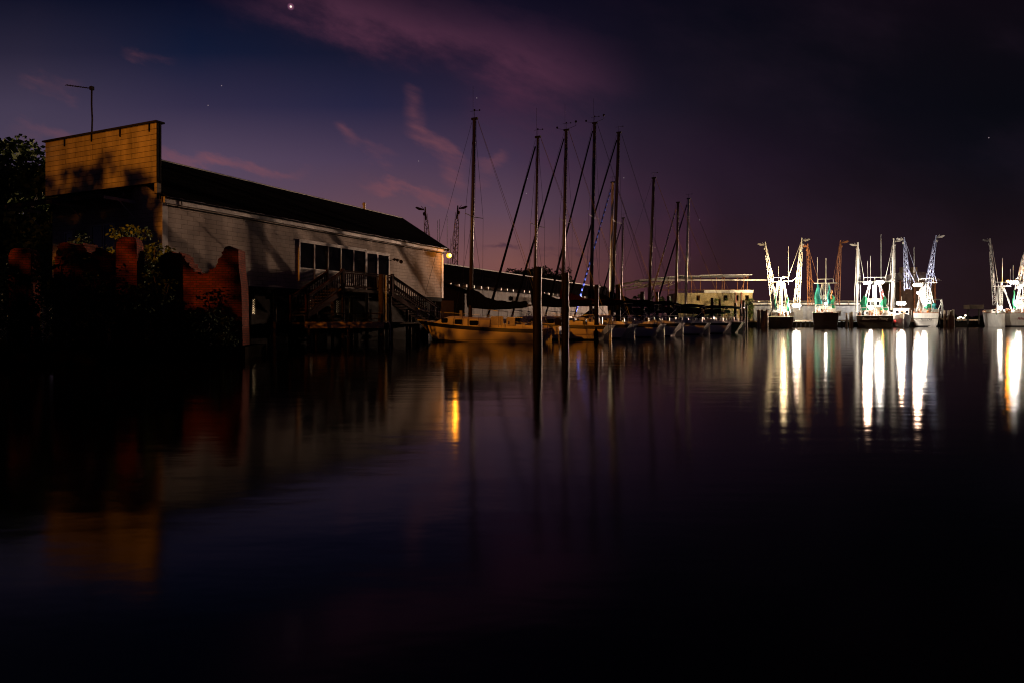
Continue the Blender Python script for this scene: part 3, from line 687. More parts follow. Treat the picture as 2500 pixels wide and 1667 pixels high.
for i, (px, d, h, rad, lb) in enumerate(((60, 21.5, 2.7, 1.0, 'added black bush standing in for shade before the short brick pillar'), (165, 20.9, 3.1, 1.3, 'added black bush standing in for shade before the left brick ruin'), (262, 20.6, 2.6, 1.1, 'low added black bush standing in for shade below the tall brick pillar'),
                                 (398, 21.6, 2.8, 1.0, 'added black bush standing in for shade before the scooped brick ruin'), (505, 22.0, 1.5, .9, 'low added black bush standing in for shade at the right end of the bank'))):
    tree('shade_shrub', lb, (X(px, d), d, .2), h, rad, 60+i, 22, 120, .12, M_leafd, .52, .62, 'shrub', 'added shrubs that darken the bank')  # bushes added as a dark mass, standing in for shade below the ruins
# trees on the shore to the left of the frame: the street light shines through them
def shore_shrub(x, y, h, rad, sd, where, dens=1.0, n=54, gap=False):
    rnd = random.Random(sd); t = thing('shore_shrub', 'tall leafy shrub on the shore outside the view, '+where, 'shrub', (x, y, .3), 0, 'tall shrubs on the shore beside the view')
    cl = [(rnd.uniform(-1, 1)*rad*.8, rnd.uniform(-1, 1)*rad*.8, .4+(h-.9)*(i+.5)/n, rnd.uniform(.32, .52)) for i in range(n)]
    if gap: cl = [q for q in cl if not (5.9 < q[2] < 6.75) or rnd.random() < .22]
    cl += [(rnd.uniform(-1, 1)*rad, rnd.uniform(-1, 1)*rad, h-.5+rnd.uniform(0, .7), rnd.uniform(.09, .18)) for i in range(13)]
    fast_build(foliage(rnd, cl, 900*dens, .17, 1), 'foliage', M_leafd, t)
    MB().path([(0, 0, -.3), (.1, 0, h*.5), (0, 0, h*.9)], 0, 6, [.09, .06, .02]).build('trunk', M_bark, t)
for i, (x, h, w) in enumerate(((-28.5, 8.2, 'farthest from the water'), (-27.7, 8.65, 'second from the far end'), (-26.9, 8.65, 'third from the far end'), (-26.1, 8.85, 'in the middle of the tall ones'), (-25.4, 8.6, 'next after the middle one'),
        (-24.95, 8.5, 'last but one of the tall ones'), (-24.55, 8.3, 'last of the tall ones'), (-23.25, 5.6, 'first of the low ones'), (-22.6, 6.5, 'second of the low ones'), (-21.9, 6.55, 'third from the water'), (-21.15, 6.4, 'second from the water'), (-20.1, 6.4, 'nearest the water'))):
    shore_shrub(x, 8+.4*math.sin(i*2.1), h+(.98 if i == 6 else .88), .35 if i in (6, 7) else .60, 40+i, w, gap=i in (9, 10, 11))
struct(slab([(-60, -30), (-18.5, -30), (-18.5, 11.8), (-60, 11.8)], -2, .5).build('near_bank', M_earth))
# ------------------------------------------------------------------ sailboats
HEAD = math.atan2(.4243, -.9055)
def sailboat(label, mx, my, J, aft, B, mast_h, rake=.02, hullm=None, zs=.95, zb=1.30, jib=None, cover=None, spreaders=1, boom=4.2,
             cover_h=1.2, bimini=None, mastm=None, mr=.085, detail=True, outboard=False, stripe=True, cabw=.66, cabh=.45, zboom=2.15, dinghy=False, mheadgear=1, seed=1, pale_transom=False, rz=0, bootz=.10, fenders=0, cab=(.30, .80)):
    rnd = random.Random(seed)
    t = thing('sailboat', label, 'sailboat', (mx, my, 0), HEAD+rz, 'sailboats moored bow to the shore')
    xs, xb = -aft, J; L = xb-xs; hullm = hullm or M_gelw; mastm = mastm or M_mast
    def b_at(f):
        return B/2*((.70+.30*math.sin(math.pi/2*min(1, f/.45))) if f < .45 else max(0.0, 1-((f-.45)/.55)**2.3))
    def sh(f): return zs+(zb-zs)*f**1.7
    PR = [(.0, -.50), (.50, -.34), (.84, -.10), (.93, .10), (.975, .33), (.995, .6), (1.0, .8), (1.0, 1.0)]
    def pt(f, k, sgn, off=0, zabs=None):
        h = sh(f); r, q = PR[k]
        z = q*h if q > 0 else q
        if zabs is not None:
            z = zabs; qq = z/h
            for i in range(len(PR)-1):
                if PR[i][1] <= qq <= PR[i+1][1]: r = PR[i][0]+(PR[i+1][0]-PR[i][0])*(qq-PR[i][1])/(PR[i+1][1]-PR[i][1])
        w = b_at(f)*r
        under = max(0, 1-z/h)
        x = xs+L*f-under*(f**5)*L*.15+under*((1-f)**7)*L*.075
        if f > .97: w *= .9
        return (x, sgn*(w+off), z)
    n = 20; m = MB(); fr = [i/n for i in range(n+1)]
    vs = []; 
    for f in fr:
        for k in range(8): vs.append(pt(f, k, 1))
        for k in range(7, -1, -1): vs.append(pt(f, k, -1))
    fs = []
    for i in range(n):
        for k in range(15):
            if k == 7: continue
            fs.append((i*16+k, i*16+k+1, (i+1)*16+k+1, (i+1)*16+k))
    fs.append(tuple(range(16)))
    m.add(vs, fs); smooth_angle(m.build('hull', hullm, t), 35)
    # deck, cambered
    m = MB(); vs = []; fs = []
    for f in fr:
        a = pt(f, 7, 1); 
        vs += [(a[0], a[1], a[2]-.03), (a[0], 0, a[2]+.05), (a[0], -a[1], a[2]-.03)]
    for i in range(n): fs += [(3*i, 3*i+1, 3*i+4, 3*i+3), (3*i+1, 3*i+2, 3*i+5, 3*i+4)]
    m.add(vs, fs); m.build('deck', M_gelw if hullm != M_gel else M_gel, t)
    # rub rail stripe and bottom paint band
    def band(z0f, z1f, nm, m_, off):
        for sg in (1, -1):
            m = MB(); vs = []
            for f in fr:
                vs += [pt(f, 0, sg, off, z0f(f)), pt(f, 0, sg, off, z1f(f))]
            m.add(vs, [(2*i, 2*i+1, 2*i+3, 2*i+2) for i in range(n)]); m.build(nm, m_, t)
    if stripe: band(lambda f: sh(f)-.25, lambda f: sh(f)-.03, 'rub_stripe', M_navy, .006)
    band(lambda f: -.05, lambda f: bootz, 'waterline_stripe', M_boot, .005)
    # cabin trunk lofted inside the sheer
    xa, xc = xs+L*cab[0], xs+L*cab[1]
    m = MB(); vs = []; fs = []; N = 12
    for i in range(N+1):
        x = xa+(xc-xa)*i/N; f = (x-xs)/L; w = b_at(f)*cabw; z = sh(f)-.02
        rise = cabh*min(1, (1-i/N)*3.2)**.7
        vs += [(x, w, z), (x, w*.93, z+rise*.8), (x, w*.8, z+rise), (x, -w*.8, z+rise), (x, -w*.93, z+rise*.8), (x, -w, z)]
    for i in range(N):
        for k in range(5): fs.append((6*i+k, 6*i+k+1, 6*i+6+k+1, 6*i+6+k))
    fs.append((0, 1, 2, 3, 4, 5)); m.add(vs, fs); cb = smooth_angle(m.build('cabin', M_gelw if hullm != M_gel else M_gel, t), 30)
    for i in range(3):
        for sg in (1, -1):
            x = xa+(xc-xa)*(.18+.27*i); f = (x-xs)/L; w = b_at(f)*cabw; z = sh(f)-.02+cabh*.42; lx = .58-.04*i
            f2 = (x+lx-xs)/L; w2 = b_at(f2)*cabw
            m = MB(); r = .075; pts = []
            for c0, c1, a0 in ((x+r, z-r*.9, 180), (x+lx-r, z-r*.9, 270), (x+lx-r, z+r*.9, 0), (x+r, z+r*.9, 90)):
                for k in range(4):
                    a_ = R(a0+k*30); px_, pz = c0+r*math.cos(a_), c1+r*math.sin(a_); g = (px_-x)/lx
                    pts.append((px_, sg*((w+(w2-w)*g)*.972+.02), pz))
            m.prism(pts, (0, sg*.012, 0)); m.build('porthole', M_glass, cb)
    # companionway, coaming, hatch
    m = MB(); zd = sh(.3); m.box(xa-.03, -.34, zd, xa-.005, .34, zd+cabh*.95); m.build('companionway', M_deck, cb)
    m = MB(); m.box(xa+.1, -.36, zd+cabh*.96, xa+.9, .36, zd+cabh*1.12); m.build('hatch', M_gelg, cb)
    m = MB()
    for sg in (1, -1): m.prism([(xs+.35, sg*b_at(.05)*.82, sh(0)), (xa, sg*b_at(.3)*.76, sh(.3)), (xa, sg*b_at(.3)*.76, sh(.3)+.27), (xs+.5, sg*b_at(.05)*.82, sh(0)+.16)], (0, -sg*.09, 0))
    m.build('coaming', M_gelw if hullm != M_gel else M_gel, t)
    # mast
    ztop = mast_h; dk_ = sh(.55)+cabh*.9
    top = Vector((-rake*ztop, 0, ztop))
    m = MB(); m.tube((0, 0, dk_-.3), top, mr, mr*.85, 10); ms = m.build('mast', mastm, t, True)
    m = MB(); m.bar(top+Vector((-.22, 0, .02)), top+Vector((.20, 0, .02)), .12, .13); ms2 = m.build('masthead', M_dark, ms)
    m = MB()
    if mheadgear >= 1: m.tube(top+Vector((0, 0, .05)), top+Vector((0, 0, .55)), .012); m.tube(top+Vector((-.35, 0, .50)), top+Vector((.28, 0, .50)), .012); m.ball(top+Vector((-.35, 0, .5)), .05)
    if mheadgear >= 2: m.tube(top+Vector((.1, 0, .05)), top+Vector((.1, 0, 2.0)), .008); m.ball(top+Vector((0, 0, .55)), .06)
    if mheadgear >= 3: m.tube(top+Vector((0, 0, .05)), top+Vector((-.75, 0, .25)), .014); m.tube(top+Vector((-.75, 0, .25)), top+Vector((-.75, 0, .5)), .014); m.ball(top+Vector((-.75, 0, .55)), .09); m.tube(top+Vector((.1, 0, .05)), top+Vector((.7, 0, .2)), .014); m.ball(top+Vector((.72, 0, .28)), .08)
    if m.v: m.build('wind_vane', M_dark, ms)
    levels = [.56] if spreaders == 1 else [.42, .68]
    ch = B/2*.93; wires = MB(); wr = .012
    for q in levels:
        z = ztop*q; sx = -rake*z; w = ch*(.88 if q < .6 else .72)
        for sg in (1, -1):
            MB().tube((sx, 0, z), (sx-.12, sg*w, z+.05), .028, .020).build('spreader', M_steel if detail else mastm, ms)
    zt = ztop-.1
    for sg in (1, -1):
        p = [(-.15, sg*ch, sh(.5))]+[(-rake*ztop*q-.12, sg*ch*(.88 if q < .6 else .72), ztop*q+.05) for q in levels]+[(top.x, 0, zt)]
        wires.path(p, wr, 3)
        wires.tube((-.55, sg*ch, sh(.5)), (-rake*ztop*levels[0], 0, ztop*levels[0]-.1), wr, n=3); wires.tube((.45, sg*ch, sh(.55)), (-rake*ztop*levels[0], 0, ztop*levels[0]-.1), wr, n=3)
        for g in ((-.55, sg*ch, sh(.5)), (-.15, sg*ch, sh(.5)), (.45, sg*ch, sh(.55))): wires.tube(g, (g[0], g[1]*.99, g[2]+.4), .02, n=4)
    wires.tube((xs+.15, 0, sh(0)+.1), top+Vector((-.2, 0, 0)), wr, n=3); wires.tube((xs+.15, .5, sh(0)+.1), top+Vector((-.25, 0, -.2)), wr*.8, n=3)
    wires.tube((xb-.1, 0, sh(1)+.05), top+Vector((.18, 0, -.15)), wr, n=3); wires.tube((.13, .05, dk_), top+Vector((.12, .03, 0)), wr*.8, n=3); wires.tube((-.14, -.06, dk_), top+Vector((-.12, -.03, 0)), wr*.8, n=3)
    wires.build('rigging', M_wire, t)
    if jib:
        a = Vector((xb-.1, 0, sh(1)+.3)); b_ = top+Vector((.18, 0, -.6)); m = MB(); N = 24; pts = [a.lerp(b_, i/N) for i in range(N+1)]
        m.path(pts, 0, 8, [.05+.055*(1-i/N)*(1 if i > 1 else .4)+rnd.uniform(-.006, .006) for i in range(N+1)]); m.build('furled_jib', jib, t, True)
        MB().tube(a-Vector((0, 0, .15)), a+Vector((0, 0, .02)), .11, n=8).build('furler_drum', M_steel, t)
    # boom and sail cover
    cover = cover or M_canvas; zb_ = zboom
    MB().tube((-.1, 0, zb_), (-boom-.15, 0, zb_+.02), .055, n=8).build('boom', mastm, t)
    N = 22; m = MB(); vs = []; fs = []
    for i in range(N+1):
        f = i/N; x = .16-(boom+.05)*f; hgt = cover_h*math.exp(-f*4.2)*(1-.1*math.sin(f*20))+.40*(1-.35*f)+.03*math.sin(f*31+seed)
        if i in (0, N): hgt *= .8
        lo = zb_-.12-.12*math.sin(math.pi*f); wd = .17*(1-.35*f)+.03*math.sin(f*23+seed)
        for k in range(10):
            a_ = 2*math.pi*k/10; vs.append((x, wd*math.cos(a_), lo+(hgt+.12)*(.5+.5*math.sin(a_))))
    for i in range(N):
        for k in range(10): fs.append((i*10+k, i*10+(k+1) % 10, i*10+10+(k+1) % 10, i*10+10+k))
    fs += [tuple(range(10)), tuple(range(N*10, N*10+10))]
    m.add(vs, fs); m.build('sail_cover', cover, t, True)
    # pulpit, stanchions and lifelines
    m = MB(); hp = .62
    for sg in (1, -1):
        pts = [(xs+L*.02, sg*b_at(.02)*.9, sh(0)), (xs+L*.02, sg*b_at(.02)*.9, sh(0)+hp)]; m.path(pts, .016, 4)
        m.path([(xs+L*.02, sg*b_at(.02)*.9, sh(0)+hp), (xs+L*.14, sg*b_at(.14)*.95, sh(.14)+hp), (xs+L*.14, sg*b_at(.14)*.95, sh(.14))], .016, 4)
        m.path([(xs+L*.86, sg*b_at(.86)*.95, sh(.86)), (xs+L*.86, sg*b_at(.86)*.95, sh(.86)+hp), (xb-.12, sg*.12, sh(1)+hp+.05), (xb-.12, sg*.12, sh(1))], .016, 4)
    m.tube((xs+L*.02, -b_at(.02)*.9, sh(0)+hp), (xs+L*.02, b_at(.02)*.9, sh(0)+hp), .016, n=4); m.tube((xb-.12, -.12, sh(1)+hp+.05), (xb-.12, .12, sh(1)+hp+.05), .016, n=4)
    m.build('pulpit', M_steel, t)
    m = MB(); ff = [.14, .3, .44, .58, .72, .86]
    for sg in (1, -1):
        for i, f in enumerate(ff):
            m.tube((xs+L*f, sg*b_at(f)*.95, sh(f)), (xs+L*f, sg*b_at(f)*.95, sh(f)+hp), .013, n=4)
            if i: m.tube((xs+L*ff[i-1], sg*b_at(ff[i-1])*.95, sh(ff[i-1])+hp-.02), (xs+L*f, sg*b_at(f)*.95, sh(f)+hp-.02), .005, n=3)
    m.build('stanchion', M_steel, t)
    if bimini:
        m = MB(); x0, x1 = xs+.4, xa+.3; w = B/2*.72; z1 = sh(.1)+1.75
        vs = []; 
        for i in range(5):
            x = x0+(x1-x0)*i/4; zc_ = z1-.10*abs(i-2)**1.6*.5
            for k in range(5): y = -w+2*w*k/4; vs.append((x, y, zc_-.07*(abs(k-2))**1.7))
        vs2 = [(a, b2, c2-.03) for a, b2, c2 in vs]
        fs = [(5*i+k, 5*i+k+1, 5*i+6+k, 5*i+5+k) for i in range(4) for k in range(4)]
        m.add(vs, fs); m.add(vs2, fs); m.build('bimini', bimini, t)
        m = MB()
        for sg in (1, -1):
            for x in (x0, x1): m.tube(((x0+x1)/2, sg*w, sh(.1)+.1), (x, sg*w, z1-.3), .014, n=4)
            m.tube((x0+.0, sg*w, sh(.05)), (x0, sg*w, z1-.3), .014, n=4)
        for x in (x0, x1): m.tube((x, -w, z1-.3), (x, w, z1-.3), .014, n=4)
        m.build('bimini_frame', M_steel, t)
        m = MB()   # spray hood
        vs = []
        for i in range(4):
            for k in range(7):
                a_ = math.pi*k/6; vs.append((xa+.1+i*.33, w*.85*math.cos(a_)*(1-.06*i), sh(.35)+cabh*.8+(.72-.2*i**1.2)*math.sin(a_)**.7))
        m.add(vs, [(7*i+k, 7*i+k+1, 7*i+8+k, 7*i+7+k) for i in range(3) for k in range(6)]); m.build('spray_hood', bimini, t)
    # stern gear
    m = MB(); m.prism([(xs-.05, -.02, -.6), (xs+L*.07, -.02, -.6), (xs+L*.05, -.02, .3), (xs-.06, -.02, .75)], (0, .04, 0)); m.build('rudder', M_gelg, t)
    m = MB()
    m.tube((xs-.12, B*.17, .1), (xs-.12, B*.17, sh(0)+.2), .02, n=4); m.tube((xs-.12, B*.30, .1), (xs-.12, B*.30, sh(0)+.2), .02, n=4)
    for i in range(4): m.tube((xs-.12, B*.17, .25+i*.25), (xs-.12, B*.30, .25+i*.25), .018, n=4)
    m.build('ladder', M_steel, t)
    if outboard:
        o = MB(); o.prism([(xs-.50, -.55, .95), (xs-.12, -.55, 1.0), (xs-.10, -.55, 1.32), (xs-.30, -.55, 1.42), (xs-.55, -.55, 1.28)], (0, .28, 0)); oo = o.build('outboard_motor', M_dark, t)
        MB().tube((xs-.32, -.41, .95), (xs-.34, -.41, -.1), .07, .05, 8).build('shaft', M_gelg, oo)
        m = MB(); m.box(xs-.40, -.62, .45, xs-.0, -.2, .9); m.build('motor_bracket', M_white, t)
    # cockpit clutter: wheel, winches, horseshoe buoy, propane, instrument boxes
    m = MB(); cx = xs+L*.15
    for i in range(16):
        a0, a1 = 2*math.pi*i/16, 2*math.pi*(i+1)/16
        m.tube((cx, .42*math.cos(a0), sh(.15)+.55+.42*math.sin(a0)), (cx, .42*math.cos(a1), sh(.15)+.55+.42*math.sin(a1)), .014, n=4)
    for i in range(4):
        a0 = math.pi*i/4; m.tube((cx, .42*math.cos(a0), sh(.15)+.55+.42*math.sin(a0)), (cx, -.42*math.cos(a0), sh(.15)+.55-.42*math.sin(a0)), .01, n=4)
    m.build('wheel', M_steel, t)
    each('winch', [MB().tube((xs+L*f, sg*b_at(f)*.80, sh(f)+.2), (xs+L*f, sg*b_at(f)*.80, sh(f)+.40), .07, .055, 8) for sg in (1, -1) for f in (.12, .24)], M_steel, t)
    for i in range(7):
        x = xs+L*rnd.uniform(.04, .28); y = rnd.uniform(-.8, .8)*b_at(.1); h = rnd.uniform(.12, .4); MB().box(x, y, sh(.1)+.02, x+rnd.uniform(.1, .35), y+rnd.uniform(.1, .3), sh(.1)+.15+h).build('cockpit_locker', rnd.choice([M_gelg, M_pale, M_white, M_navy, M_steel]), t)
    for i in range(fenders):
        f = .35+.3*i; x = xs+L*f; MB().tube((x, -b_at(f)-.13, .25), (x, -b_at(f)-.13, .85), .11, n=8).build('fender', M_navy, t)
    if dinghy:
        m = MB()
        for sg in (1, -1): m.path([(xs+.2, sg*.75, sh(0)), (xs-.1, sg*.75, sh(0)+1.5), (xs-.9, sg*.70, sh(0)+2.1), (xs-1.5, sg*.65, sh(0)+2.15)], .03, 5)
        for x, z in ((xs-.9, 2.1), (xs-1.5, 2.15), (xs-.1, 1.5)): m.tube((x, -.7, sh(0)+z), (x, .7, sh(0)+z), .025, n=5)
        m.build('stern_arch', M_steel, t)
    return t
sa = sailboat('nearest sailboat, cream hull with dark stripe, three portholes and a dark sagging sail cover', X(1148, 41.6), 41.6, 3.82, 5.3, 2.8, Z(293, 41.6), .022, M_gel, .78, 1.30, None, M_canvas, 1, 3.9, 1.15,
              None, None, .115, cabw=.90, cabh=.50, cab=(.37, .81), zboom=2.12, mheadgear=2, outboard=True, seed=2, bootz=.13)
MB().box(-2.75, 1.02, .98, -1.95, 1.06, 1.48).build('weather_cloth', M_pale, sa); MB().box(-3.5, 1.02, .96, -2.95, 1.06, 1.42).build('weather_cloth', M_pale, sa)
MB().tube((.35, .5, 1.42), (.35, .5, 1.85), .10, n=8).build('canister', M_pale, sa)
t_ = text_mesh('letters', 'CN2', .17, M_ink, sa, (3.0, .60, 1.16), (R(90), 0, R(160)), 0, .004)
SB = [
 # px of mast, depth, J, aft, beam, top row, jib, cover, spreaders, boom, cover_h, bimini, mast r
 ('white sailboat with black furled jib, second mast from left, tucked behind the cream boat', 1304, 46.4, 3.6, 5.4, 3.0, 337, M_canvas, M_canvas, 1, 4.2, 1.1, None, .095, dict(hullm=M_gel, zs=.95, zb=1.35, mheadgear=2, cabw=.8, zboom=2.35)),
 ('white sailboat with thick dark mast third from left, short piling and stern ladder behind it', 1373, 50.4, 4.18, 5.4, 3.2, 320, M_canvas, M_canvasr, 1, 4.6, 1.0, M_canvas, .12, dict(mheadgear=3, zs=1.0, zb=1.4, zboom=2.5, fenders=2)),
 ('sailboat with the tallest mast, fourth from left, and a broad dark boom cover', 1442, 54.3, 3.95, 5.8, 3.4, 303, M_canvas, M_canvas, 1, 4.9, 1.1, M_canvas, .13, dict(mheadgear=3, zs=1.0, zb=1.4, zboom=2.6)),
 ('sailboat with tall dark raked mast fifth from left and pale leaning transom', 1494, 57.8, 4.4, 5.9, 3.4, 327, M_canvas, M_canvas, 1, 5.2, 1.0, M_canvas, .13, dict(rake=.035, zs=1.05, zb=1.45, zboom=2.6)),
 ('sailboat with brightly lit pale mast and blue furled jib', 1489, 61.6, 3.5, 5.2, 3.1, 447, M_blue, M_canvas, 1, 4.4, .9, None, .13, dict(mastm=M_mastw, mheadgear=1)),
 ('white sailboat with raked mast, masthead arm and no furled jib, right of the bright mast', 1583, 64.6, 4.0, 5.6, 3.3, 437, None, M_canvas, 1, 5.0, .9, M_canvas, .13, dict(rake=.035, mheadgear=1, zs=1.05, zb=1.4)),
 ('sailboat with pale furled jib, second mast from the right', 1649, 69.6, 3.2, 5.4, 3.2, 496, M_pale, M_canvas, 1, 4.6, .9, M_canvas, .12, dict(mheadgear=0, zs=1.05, zb=1.4)),
 ('green hulled sailboat with the rightmost mast, a green canopy and a steel stern arch', 1673, 74, 3.6, 6.0, 3.6, 487, M_canvas, M_canvasg, 1, 4.8, .8, M_canvasg, .12, dict(mheadgear=1, hullm=M_gelgreen, dinghy=True, zs=1.1, zb=1.5, rake=.025, mastm=M_mastw)),
 ('small sailboat with the shortest mast and pale backstay, behind the others', 1516, 81, 3.25, 4.6, 2.8, 534, M_canvas, M_canvas, 1, 3.8, .8, None, .09, dict(mheadgear=1)),
]
for i, (lb, px, d, J, aft, B, top, jib, cov, sp, bo, ch_, bim, mr_, kw) in enumerate(SB):
    kw = dict(dict(seed=10+i), **kw)
    sb_ = sailboat(lb, X(px, d), d, J, aft, B, Z(top, d), jib=jib, cover=cov, spreaders=sp, boom=bo, cover_h=ch_, bimini=bim, mr=mr_, **kw)
    if jib is M_blue: lamp('added_mast_spot', 'SPOT', (J-.4, 0, 1.9), 2600, (1, .86, .60), .08, target=(-.2, 0, 8.2), angle=62, parent=sb_)  # added spot at the bow, there to brighten the mast and blue jib
# skiff with a dark cover left of the cream boat's bow
sk = thing('covered_skiff', 'small skiff under a dark rounded cover left of the cream sailboat bow', 'boat', (X(1003, 50), 50.5, 0), R(155))
m = MB(); vs = []; fs = []
for i in range(9):
    f = i/8; w = 1.0*math.sin(math.pi*min(1, .25+f*.75))**.7
    for k in range(9):
        a_ = math.pi*k/8; vs.append((-2.0+4*f, w*math.cos(a_), .25+(.9-.5*abs(f-.4))*math.sin(a_)**.8))
m.add(vs, [(9*i+k, 9*i+k+1, 9*i+10+k, 9*i+9+k) for i in range(8) for k in range(8)]+[tuple(range(9)), tuple(range(72, 81))]); m.build('cover', M_canvas, sk, True)
m = MB(); m.prism([(-2.05, 1.0, -.2), (1.5, 1.0, -.2), (2.3, 1.0, .35), (-2.05, 1.0, .30)], (0, -2.0, 0)); m.build('hull', M_boot, sk)
m = MB(); m.path([(-1.0, -.9, .4), (-1.0, -.8, 1.0), (-1.0, -.3, 1.42), (-1.0, .4, 1.42)], .018); m.path([(.8, -.9, .4), (.8, -.8, 1.0), (.8, -.3, 1.3), (.8, .4, 1.3)], .018); m.build('hoop', M_steel, sk)
# mooring lines
def line(a, b_, sag, label):
    a = Vector(a); b_ = Vector(b_); pts = [a.lerp(b_, i/12)-Vector((0, 0, sag*math.sin(math.pi*i/12))) for i in range(13)]
    o = MB().path(pts, .018, 5).build('mooring_line', M_pale, None); tag(o, label, 'rope', 'mooring lines of the sailboats')
line((X(1601, 57), 57, 1.9), (X(1577, 56), 56.5, 1.0), .5, 'slack pale rope from the sixth mooring piling to a sailboat stern')
line((X(1444, 51), 50, 1.4), (X(1425, 47), 48, .5), .2, 'dim rope hanging down the hull between the second and third mooring pilings')

# ------------------------------------------------------------------ shrimp trawlers
def floodlight(parent, loc, n=3, spread=.5, m_=None, r=.18):  # lamp heads clustered and enlarged so their shape carries the glare
    fl = MB(); hs = MB(); x, y, z = loc
    for i in range(n):
        xx = x+(i-(n-1)/2)*spread
        hs.tube((xx, y+.28, z+.10), (xx, y-.02, z-.02), r*.6, r*1.15, 10); fl.tube((xx, y-.02, z-.02), (xx, y-.07, z-.045), r*1.1, r*.9, 10)
    hs.tube((x-spread*n/2, y+.2, z+.14), (x+spread*n/2, y+.2, z+.14), .04)
    o = hs.build('floodlight', M_grey, parent); fl.build('lens', m_ or M_hot, o); return o
def truss(m, a, b_, w0, w1, n, r=.045, deep=True):
    a = Vector(a); b_ = Vector(b_); d = (b_-a).normalized(); x = Vector((1, 0, 0)); x = (x-d*x.dot(d)).normalized(); y = d.cross(x)
    cs = [(1, 1), (-1, 1), (0, -1)] if deep else [(1, 0), (-1, 0)]
    def node(i, c_): f = i/n; w = w0+(w1-w0)*f; return a.lerp(b_, f)+x*(c_[0]*w/2)+y*(c_[1]*w/2*.8)
    for c_ in cs: m.tube(node(0, c_), node(n, c_), r, r*.8, 5)
    for i in range(n):
        m.tube(node(i, cs[0]), node(i, cs[1]), r*.6, n=4)
        if i % 2: m.tube(node(i, cs[0]), node(i+1, cs[1]), r*.55, n=4)
        else: m.tube(node(i, cs[1]), node(i+1, cs[0]), r*.55, n=4)
        if deep: m.tube(node(i, cs[i % 2]), node(i+1, cs[2]), r*.5, n=4)
def bird(parent, p, sgn, m_):
    p = Vector(p); m = MB()
    m.prism([p+Vector((0, 0, .15)), p+Vector((sgn*1.25, 0, .55)), p+Vector((sgn*1.5, 0, .35)), p+Vector((sgn*.9, 0, -.02)), p+Vector((0, 0, -.05))], (0, .07, 0))
    m.tube(p+Vector((0, 0, .1)), p+Vector((sgn*.5, 0, .65)), .04, n=5); m.ball(p+Vector((0, 0, -.65)), .28, 8, 6, (.8, .5, 1.2))
    m.tube(p, p+Vector((0, 0, -.65)), .03, n=4)
    return m.build('stabiliser_bird', m_, parent)
